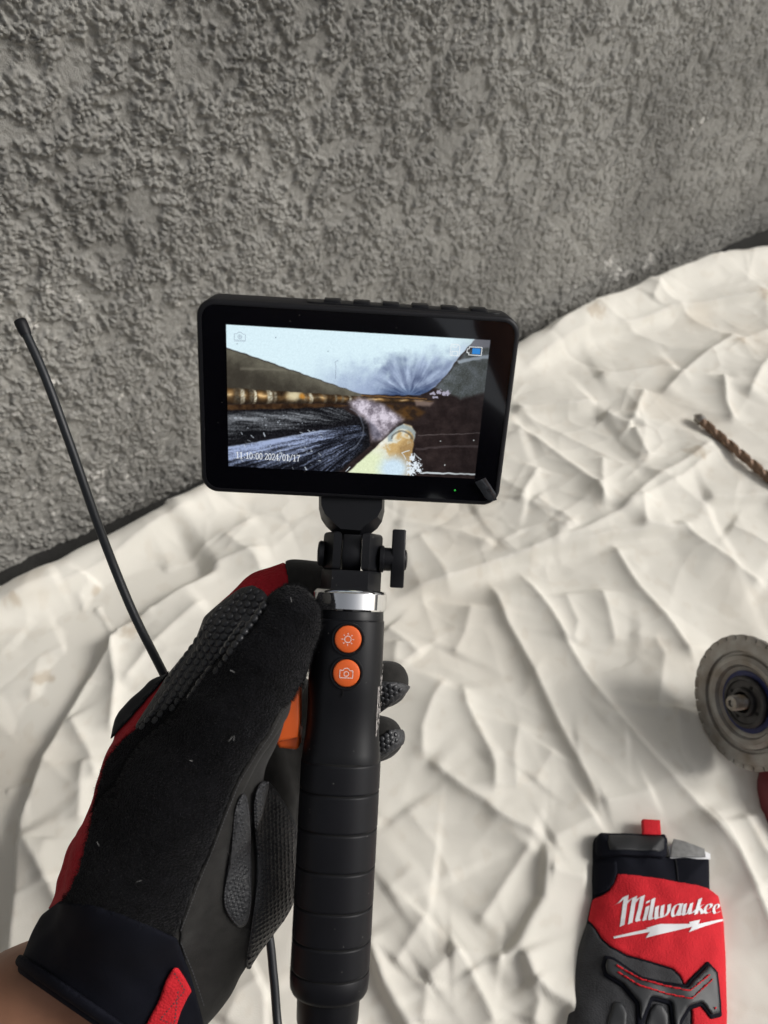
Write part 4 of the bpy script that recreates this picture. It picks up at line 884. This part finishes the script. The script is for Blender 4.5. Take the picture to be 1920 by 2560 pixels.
def shrink(P, k):
    P = np.asarray(P, float); c = P.mean(0); d = P - c; return c + d * (1 - k / (np.linalg.norm(d, axis=1)[:, None] + 1e-6))
stitches('stitching', shrink(chaikin(p_pad1, 2), 8), 0.0030, GLOVE); stitches('stitching', shrink(chaikin(p_pad2, 2), 8), 0.0030, ppad)
stitches('stitching', [(742, 1748), (706, 1780), (676, 1838), (640, 1888), (598, 1956), (562, 2045), (532, 2124), (498, 2204), (450, 2332)], 0.0012, GLOVE, closed=False)
stitches('stitching', [(452, 2356), (486, 2440), (512, 2520)], 0.0012, GLOVE, closed=False)
stitches('stitching', [(436, 2432), (462, 2476), (400, 2548), (436, 2560), (446, 2470)], 0.0046, GLOVE, closed=False)
# terry pile: short fibres standing on the thumb panel
tri = tV[tQ]; cen = tri.mean(1); nrm = np.cross(tri[:, 2] - tri[:, 0], tri[:, 3] - tri[:, 1]); ar = np.linalg.norm(nrm, axis=1) + 1e-15; nrm /= ar[:, None]
if (nrm * (cen - tV.mean(0))).sum() < 0: nrm = -nrm
front = ((CM[:3, 3] - cen) * nrm).sum(1) > -0.04
pr_ = np.where(front, ar, 0); pr_ /= pr_.sum(); NF = 90000
ki = rng.choice(len(cen), NF, p=pr_); base = cen[ki] + rng.normal(0, HV * 0.35, (NF, 3)); nd = nrm[ki] + rng.normal(0, 0.55, (NF, 3)); nd /= np.linalg.norm(nd, axis=1)[:, None]
side = np.cross(nd, rng.normal(0, 1, (NF, 3))); side /= np.linalg.norm(side, axis=1)[:, None] + 1e-9
L_ = rng.uniform(0.0008, 0.0023, (NF, 1)); base = base - nd * 0.0004
FV = np.stack([base + side * 0.00010, base - side * 0.00010, base + nd * L_ + side * L_ * rng.uniform(-.4, .4, (NF, 1))], 1).reshape(-1, 3)
link('pile', mesh('pile', FV - gl_off, np.arange(NF * 3).reshape(-1, 3), False), M['terry'], parent=terry, kind='stuff')
# stray lint on the terry
LV = []; LF = []
for px, py in ((728, 1502), (765, 1640), (660, 1510), (585, 1678), (625, 1752), (585, 1843), (555, 2000), (568, 2128), (700, 1630), (690, 1570), (577, 1845), (250, 2110), (350, 2200), (480, 1900)):
    h_ = surf_hit(px, py, 0.0022)
    if h_ is None: continue
    w = c2w(h_[0]) + (h_[1] @ CM[:3, :3].T) * 0.0010; d1 = rng.normal(0, 1, 3); d1 /= np.linalg.norm(d1); d2 = np.cross(d1, rng.normal(0, 1, 3)); d2 /= np.linalg.norm(d2); b = len(LV)
    l = rng.uniform(.0005, .0013); LV += [w - d1 * l + d2 * .00012, w - d1 * l - d2 * .00012, w + d1 * l - d2 * .00012, w + d1 * l + d2 * .00012]; LF.append((b, b + 1, b + 2, b + 3))
link('lint', mesh('lint', np.array(LV) - gl_off, LF, False), M['tagw'], parent=terry, kind='stuff')

# ------------------------------------------------------------------ the person behind the camera (only the wrist shows)
BV = 0.006; bo = np.array([-0.55, -0.80, 0.0]); bd = np.array([1.05, 1.10, 1.0]); bn = np.ceil(bd / BV).astype(int)
BX, BY, BZ = [a.astype(np.float32) for a in np.meshgrid(*[bo[i] + BV * np.arange(bn[i]) for i in range(3)], indexing='ij')]
def bc_(a, b, ra, rb): return capsule(BX, BY, BZ, a, b, ra, rb)
wr = pix(300, 2410, .383); fa = pix(60, 2590, .385); el = np.array([-0.33, -0.09, 0.20]); sh = np.array([-0.26, -0.46, 0.58])
arm = smin(bc_(wr, fa, .030, .036), bc_(fa, el, .036, .046), 0.02)
hand_in = smin(bc_(wr, pix(430, 2170, .392), .030, .030), bc_(pix(430, 2170, .392), pix(545, 1850, .405), .030, .024), .01)
for a, b in (((560, 1730, .402), (742, 1478, .389)), ((440, 2080, .352), (722, 1550, .336)), ((560, 1810, .412), (890, 1738, .393)), ((570, 1930, .412), (880, 1878, .393)), ((590, 2060, .408), (840, 2004, .395))):
    hand_in = smin(hand_in, bc_(pix(*a), pix(*b), .012, .0065), .006)
up = bc_(el, sh, .048, .058)
torso = smin(bc_((-0.24, -0.50, .59), (0.03, -0.50, .58), .10, .10), bc_((-0.09, -0.52, .50), (-0.03, -0.56, .10), .15, .16), .10)
legs = smin(bc_((-0.10, -0.56, .10), (-0.30, -0.16, .10), .085, .065), bc_((0.16, -0.56, .10), (0.36, -0.18, .10), .085, .065), .03)
neckh = smin(bc_((-0.10, -0.47, .66), (-0.09, -0.42, .76), .055, .052), bc_((-0.08, -0.38, .82), (-0.08, -0.39, .88), .075, .082), .03)
ra_ = smin(bc_((0.08, -0.46, .52), (0.28, -0.28, .30), .055, .045), bc_((0.28, -0.28, .30), (0.12, -0.07, .52), .042, .028), .02)
skin = smin(smin(smin(arm, hand_in, .01), up, .02), smin(torso, neckh, .04), .03); skin = smin(smin(skin, legs, .05), ra_, .03)
PERS = vol_obj('person', skin, bo, M['skin'], None, np.zeros(3), BV, lambda v: v, label='bare wrist of the person in dark clothes, just below the black glove cuff', cat='person')[0]
cloth_ = np.minimum(np.minimum(smin(torso, smin(legs, bc_((0.08, -0.46, .52), (0.26, -0.30, .32), .06, .05), .04), .05), bc_(el + (sh - el) * 0.25, sh, .055, .066)), 9)
vol_obj('clothing', cloth_ - 0.010, bo, M['shirt'], PERS, np.zeros(3), BV, lambda v: v)
del BX, BY, BZ, arm, hand_in, up, torso, legs, neckh, ra_, skin, cloth_

# ------------------------------------------------------------------ the second glove, lying on the cloth
ZG = 0.022
def gq(x, y): return onz(1400 + x * 0.31344, 2000 + y * 0.31344, ZG)[:2]
def gpoly(P): return np.array([gq(*p) for p in P])
G2V = 0.0011
sil = [(300, 262), (330, 245), (860, 258), (872, 405), (1238, 412), (1240, 690), (1300, 740), (1340, 950), (1358, 1300), (1368, 1787), (1372, 1990), (1350, 2240), (1300, 2600), (1200, 2680), (1110, 2640), (1090, 2300), (1060, 2180), (1030, 2300), (990, 2760), (900, 2860), (800, 2800), (800, 2320), (770, 2200), (740, 2320), (690, 2760), (600, 2840), (500, 2760), (520, 2320), (490, 2200), (455, 2300), (380, 2600), (290, 2660), (210, 2580), (215, 2300), (150, 2130), (85, 1900), (95, 1787), (122, 1500), (185, 1150), (248, 930), (288, 740), (284, 480), (286, 300)]
sil2 = gpoly(sil); lo, hi = sil2.min(0) - 0.006, sil2.max(0) + 0.006
zc0 = min(cloth_z(*q) for q in sil2[:14]) - 0.004
g_o = np.array([lo[0], lo[1], 0.0]); g_n = np.ceil(np.array([hi[0] - lo[0], hi[1] - lo[1], 0.050]) / G2V).astype(int)
UX, UY, UZ = [a.astype(np.float32) for a in np.meshgrid(*[g_o[i] + G2V * np.arange(g_n[i]) for i in range(3)], indexing='ij')]
d2 = polysdf(UX[:, :, 0], UY[:, :, 0], sil2)
topz = 0.013 + 0.013 * (1 - np.exp(np.minimum(d2, 0) / 0.012)) + 0.0007 * fbm(UX[:, :, 0] * 40, UY[:, :, 0] * 40, 301, 2) + 0.0004 * np.sin(UX[:, :, 0] * 260 + 2 * np.sin(UY[:, :, 0] * 90))
G2 = smax(d2[:, :, None] + 0 * UZ, UZ - topz[:, :, None], 0.005); G2 = np.maximum(G2, 0.003 - UZ)
gb = np.array([*gq(700, 1000), 0.003])
LG = empty('work_glove', 'red and black work glove lying flat on the cloth, white lettering on its back', 'glove', Matrix.Translation(gb), 'work gloves')
def g2(name, Fv, material, **k): return vol_obj(name, Fv, g_o, material, LG, gb, G2V, lambda v: v, **k)[0]
g2('shell', G2, M['neoprene'])
def gpanel(name, poly, offs, material, deep=0.004, rnd=0.0008, zlow=None, inset=0.0):
    q = polysdf(UX[:, :, 0], UY[:, :, 0], gpoly(poly))[:, :, None] + inset; f = smax(q + 0 * UZ, G2 - offs, rnd); f = np.maximum(f, -(G2 + deep))
    f = np.maximum(f, (0.0045 if zlow is None else zlow) - UZ); return g2(name, f, material)
g_red = [(455, 590), (700, 620), (1000, 668), (1240, 695), (1310, 730), (1350, 950), (1378, 1300), (1385, 1800), (1380, 2100), (1050, 2060), (1040, 1690), (1000, 1560), (965, 1452), (940, 1405), (880, 1350), (700, 1295), (520, 1240), (400, 1170), (340, 1100), (300, 1020), (252, 930), (285, 765), (350, 748), (400, 715), (438, 650)]
g_grey = [(245, 945), (295, 1030), (335, 1112), (395, 1182), (516, 1252), (700, 1308), (878, 1363), (936, 1418), (962, 1466), (995, 1565), (1030, 1700), (1040, 2080), (150, 2100), (75, 1900), (80, 1787), (110, 1500), (172, 1150)]
gpanel('back_panel', g_red, 0.0012, M['red_cloth']); gpanel('side_panel', g_grey, 0.0010, M['grey_knit'])
g_guard = [(345, 1240), (420, 1262), (640, 1420), (800, 1455), (980, 1482), (1012, 1440), (1170, 1286), (1262, 1372), (1285, 1550), (1306, 1722), (1200, 1752), (1110, 1652), (1022, 1682), (962, 1787), (950, 1900), (875, 1900), (868, 1787), (850, 1642), (720, 1612), (655, 1787), (650, 1880), (596, 1880), (590, 1640), (480, 1502), (345, 1412), (325, 1332)]
gpanel('knuckle_guard', g_guard, 0.0030, M['neoprene'], rnd=0.0012)
gpanel('guard_plate', g_guard, 0.0048, M['guard'], rnd=0.0010, inset=0.0021)
gin = [(440, 1335), (620, 1462), (990, 1530), (1180, 1370), (1225, 1400), (1240, 1500), (1010, 1600), (640, 1540), (560, 1480)]
for pts in ([(425, 1330), (620, 1450), (820, 1500), (1005, 1540), (1090, 1470), (1178, 1400)], [(428, 1378), (610, 1500), (820, 1560), (1020, 1600), (1110, 1520), (1200, 1440)]):
    w = 8; P = np.array(pts, float); T_ = np.gradient(P, axis=0); T_ /= np.linalg.norm(T_, axis=1)[:, None]; N_ = np.stack([-T_[:, 1], T_[:, 0]], -1)
    gpanel('guard_stripe', np.concatenate([P + N_ * w, (P - N_ * w)[::-1]]), 0.0062, M['red_cloth'], deep=0.002, rnd=0.0003)
gpanel('guard_stripe', [(1208, 1668), (1240, 1640), (1248, 1652), (1218, 1685)], 0.0062, M['red_cloth'], deep=0.002, rnd=0.0003)
gpanel('finger_guard', [(420, 1610), (480, 1620), (520, 1700), (520, 1900), (440, 2000), (370, 1900), (370, 1760)], 0.0026, M['guard'], rnd=0.002)
gpanel('finger_guard', [(700, 1680), (740, 1630), (800, 1640), (850, 1720), (850, 1930), (690, 1930), (670, 1787)], 0.0030, M['guard'], rnd=0.002)
gpanel('wrist_strap', [(312, 262), (335, 246), (845, 258), (874, 300), (868, 425), (812, 468), (330, 452), (300, 405), (296, 310)], 0.0055, M['neoprene'], rnd=0.0016, deep=0.006)
gpanel('strap_plate', [(390, 275), (800, 285), (835, 310), (830, 395), (780, 430), (390, 415), (375, 340)], 0.0064, M['strap'], rnd=0.0006)
gpanel('cuff_seam', [(930, 450), (946, 452), (944, 660), (926, 656)], 0.0012, M['knit'], rnd=0.0006)
gpanel('cuff_side', [(286, 470), (450, 490), (455, 580), (430, 670), (385, 715), (290, 745), (282, 600)], 0.0022, M['neoprene'], rnd=0.0016)
# hang loop and care tag
def flatstrip(name, poly, z0, z1, material):
    q = gpoly(poly) - gb[:2]; return link(name, prism(name, [tuple(p) for p in q], z0 - gb[2], z1 - gb[2], 0.0005), material, parent=LG)
flatstrip('hang_loop', [(662, 150), (800, 158), (808, 275), (668, 270)], 0.016, 0.022, M['red_cloth'])
flatstrip('care_tag', [(905, 350), (922, 292), (1005, 310), (1170, 372), (1180, 440), (900, 440)], 0.0165, 0.0172, M['tagw'])
flatstrip('care_tag', [(885, 345), (925, 318), (1170, 380), (1225, 405), (1225, 450), (900, 450)], 0.0145, 0.0153, M['logo'])
# printed lettering, laid on the cloth of the back
def gz_top(p, off):
    i = int(np.clip((p[0] - g_o[0]) / G2V, 0, g_n[0] - 1)); j = int(np.clip((p[1] - g_o[1]) / G2V, 0, g_n[1] - 1)); return float(topz[i, j]) + off
def on_glove(v, off=0.00165):
    p = gq(v[0], v[1]); return (p[0] - gb[0], p[1] - gb[1], gz_top(p, off) - gb[2])
def sm(P, n=6): return [tuple(q) for q in spline([np.array(p, float) for p in P], n)]
def nib(strokes, w=31, hgt=13):                        # broad pen: sweep a slanted nib along each stroke
    V = []; F = []
    for P, k in strokes:
        P = np.array(sm(P), float); a = np.array([w * k * 0.5, -hgt * k * 0.5]); b = len(V)
        for p in P: V.append(tuple(p - a)); V.append(tuple(p + a))
        for i in range(len(P) - 1): F.append((b + 2 * i, b + 2 * i + 1, b + 2 * i + 3, b + 2 * i + 2))
    return V, F
ST = [([(432, 842), (468, 822), (505, 782), (522, 772)], 0.8), ([(520, 775), (506, 870), (486, 1012)], 1.15), ([(500, 858), (540, 812), (584, 786)], 1.0), ([(584, 785), (568, 880), (548, 996)], 1.15),
      ([(564, 858), (602, 808), (646, 780)], 1.0), ([(644, 780), (628, 870), (606, 962), (618, 976)], 1.15),
      ([(684, 862), (672, 920), (660, 968), (676, 968)], 1.0), ([(690, 818), (684, 836)], 1.0),
      ([(730, 800), (716, 880), (704, 956), (722, 964), (748, 944)], 1.05),
      ([(760, 862), (752, 920), (756, 962), (784, 944)], 1.0), ([(806, 852), (796, 912), (800, 950), (826, 934)], 1.0), ([(826, 940), (850, 900), (856, 846)], 0.9),
      ([(946, 846), (912, 850), (886, 888), (884, 936), (912, 934), (940, 880)], 0.85), ([(952, 842), (938, 900), (938, 930), (958, 924), (980, 896)], 0.95),
      ([(984, 842), (972, 896), (974, 930), (1004, 912), (1022, 870)], 0.9), ([(1036, 834), (1022, 886), (1022, 920), (1044, 912), (1076, 880)], 0.95),
      ([(1112, 792), (1092, 850), (1070, 922)], 1.05), ([(1084, 884), (1116, 852), (1140, 838)], 0.75), ([(1098, 872), (1118, 890), (1128, 912), (1148, 904)], 0.9),
      ([(1158, 882), (1196, 860), (1206, 838), (1184, 832), (1158, 858), (1150, 892), (1168, 908), (1210, 888)], 0.8),
      ([(1232, 876), (1272, 852), (1284, 828), (1262, 822), (1236, 848), (1228, 884), (1246, 902), (1294, 876)], 0.8)]
Vn, Fn = nib(ST); lb = bmesh.new(); vs = [lb.verts.new(on_glove(v)) for v in Vn]
for i, f in enumerate(Fn): lb.faces.new([vs[k] for k in f])
lm = bpy.data.meshes.new('lettering'); lb.to_mesh(lm); lb.free(); link('lettering', lm, M['logo'], parent=LG)
bolt = [(420, 1096), (690, 1040), (672, 1034), (780, 1004), (772, 1048), (1018, 1000), (1014, 986), (1106, 964), (1090, 1000), (1322, 934), (1326, 948), (1112, 1026), (1010, 1068), (1040, 1022), (770, 1088), (668, 1114), (700, 1066), (424, 1112)]
tri_q = []
def bolt_mesh():
    bm = bmesh.new(); f = bm.faces.new([bm.verts.new((p[0], p[1], 0)) for p in bolt]); bmesh.ops.triangulate(bm, faces=[f])
    bmesh.ops.subdivide_edges(bm, edges=bm.edges[:], cuts=4, use_grid_fill=True)
    for v in bm.verts: v.co = on_glove((v.co.x, v.co.y))
    return bm_mesh('bolt_mark', bm)
link('bolt_mark', bolt_mesh(), M['logo'], parent=LG)
del UX, UY, UZ, G2

# ------------------------------------------------------------------ the angle grinder at the right edge
nrm_ = np.array([-0.925, 0.02, 0.38]); nrm_ /= np.linalg.norm(nrm_)
vx = np.cross([0, 1, 0], nrm_); vx /= np.linalg.norm(vx); vy = np.cross(nrm_, vx)
for dd in np.arange(0.64, 0.50, -0.003):                     # slide along the line of sight until the rim rests on the cloth
    dc = cpt(1862, 1755, dd); R_D = 167 / FPX * dd; a_ = np.linspace(0, 2 * np.pi, 48)[:, None]
    rim = c2w(dc + R_D * (np.cos(a_) * vx + np.sin(a_) * vy) - nrm_ * 0.004)
    if min(p[2] - cloth_z(p[0], p[1]) for p in rim) > 0.0: break
print('disc depth', dd)
GM = CAMM @ (Matrix.Translation(dc) @ Matrix(np.stack([vx, vy, nrm_], 1).tolist()).to_4x4())
GR = empty('angle_grinder', 'angle grinder with a worn steel cutting disc resting on the cloth at the right edge', 'angle grinder', GM)
def gr(name, me, material): return link(name, me, material, parent=GR)
k = R_D / 0.0515
disc = gr('cutting_disc', lathe('cutting_disc', [(r * k, z) for r, z in [(.0485, -.0036), (.0490, -.0016), (.0480, .0000), (.0400, .0014), (.0388, .0010), (.0380, -.0012), (.0362, -.0014), (.0352, .0006), (.0320, .0018), (.0285, .0012), (.0268, -.0014), (.0235, -.0026), (.0225, -.0036), (.0120, -.0040), (.0118, -.0080), (.03, -.0080)]], 72, 'z', False, 30), M['disc'])
for i in range(32):
    a0 = 2 * math.pi * i / 32; a1 = a0 + 2 * math.pi / 32 * 0.93
    pl = [(.0455 * k * math.cos(a0), .0455 * k * math.sin(a0)), (.0512 * k * math.cos(a0), .0512 * k * math.sin(a0)), (.0516 * k * math.cos((a0 + a1) / 2), .0516 * k * math.sin((a0 + a1) / 2)), (.0512 * k * math.cos(a1), .0512 * k * math.sin(a1)), (.0455 * k * math.cos(a1), .0455 * k * math.sin(a1))]
    sub('segment', prism('segment', pl, -.0034, .0002, .0004, 2), M['disc'], disc)
sub('blue_ring', lathe('blue_ring', [(.0238 * k, -.0022), (.0215 * k, -.0026), (.0190 * k, -.0022), (.0188 * k, -.0060), (.0239 * k, -.0060)], 64, 'z', False), M['blue'], disc)
gr('flange', lathe('flange', [(.0195, -.006), (.0195, .0005), (.0185, .0015), (.0165, .0018), (.0158, .0006), (.0110, .0004), (.0105, .0030), (.0095, .0036), (.0080, .0036), (.0078, .0005)], 56, 'z', False, 25), M['dark_steel'])
for i in range(4):
    a = math.pi / 4 + i * math.pi / 2 + .3; h = lathe('pin_hole', [(.0014, .0002), (.0014, .00075), (.00001, .0008)], 14, 'z'); h.transform(Matrix.Translation((.0133 * math.cos(a), .0133 * math.sin(a), 0))); gr('pin_hole', h, M['seam'])
th = [(.0052, -.004)]
for i in range(7): th += [(.0057, .0008 + i * .0017), (.0050, .0016 + i * .0017)]
th += [(.0056, .0130), (.0050, .0138), (.0026, .0140), (.0022, .0125), (.0001, .0124)]
gr('spindle', lathe('spindle', th, 32, 'z', True, 25), M['steel'])
gr('gear_head', lathe('gear_head', [(.017, -.008), (.021, -.012), (.023, -.022), (.024, -.040), (.020, -.052), (.010, -.056)], 48, 'z', True, 30), M['dark_steel'])
GI = np.array(GM.inverted()); gh = np.array(GM @ Vector((0, 0, -.034)))
bz = spline([gh, pix(1972, 1905, dd + .012), pix(1984, 2010, dd + .002), pix(2010, 2170, dd - .014), pix(2045, 2360, dd - .028)], 4) @ GI[:3, :3].T + GI[:3, 3]
gr('motor_body', tube('motor_body', bz, np.interp(np.linspace(0, 1, len(bz)), [0, .22, .4, .75, .95, 1], [.018, .019, .0245, .0245, .022, .016]), 32), M['tool_red'])
# ------------------------------------------------------------------ the drill bit
zb = max(cloth_z(*onz(1736 + 189 * t, 1037 + 160 * t, 0.02)[:2]) for t in np.linspace(0.05, 1, 12)) + 0.004
b0 = onz(1736, 1037, zb); b1 = onz(1925, 1197, zb); bd_ = (b1 - b0) / np.linalg.norm(b1 - b0)
BM = Matrix.Translation(b0) @ Vector(bd_).to_track_quat('Z', 'Y').to_matrix().to_4x4()
DB = empty('drill_bit', 'long brown twisted masonry drill bit lying on the cloth', 'drill bit', BM)
rings = []; RB = 0.0050
for t in np.linspace(0.012, 0.20, 150):
    tw = t * 2 * math.pi / 0.034; a = np.linspace(0, 2 * np.pi, 28, endpoint=False); rr = RB * (0.66 + 0.34 * np.clip(np.abs(np.cos(a)) * 1.5, 0, 1)**2.2)
    rings.append(np.stack([rr * np.cos(a + tw), rr * np.sin(a + tw), np.full(28, t)], -1))
link('flute', loft('flute', rings, True, 50), M['rust'], parent=DB)
link('tip', lathe('tip', [(.0005, .0), (.0030, .0026), (.0052, .0050), (.0056, .0110), (.0048, .0130)], 24, 'z'), M['steel'], parent=DB)
link('shank', lathe('shank', [(.0050, .199), (.0052, .205), (.0052, .260), (.0045, .263)], 28, 'z'), M['dark_steel'], parent=DB)
print('SCENE DONE', len(bpy.data.objects))
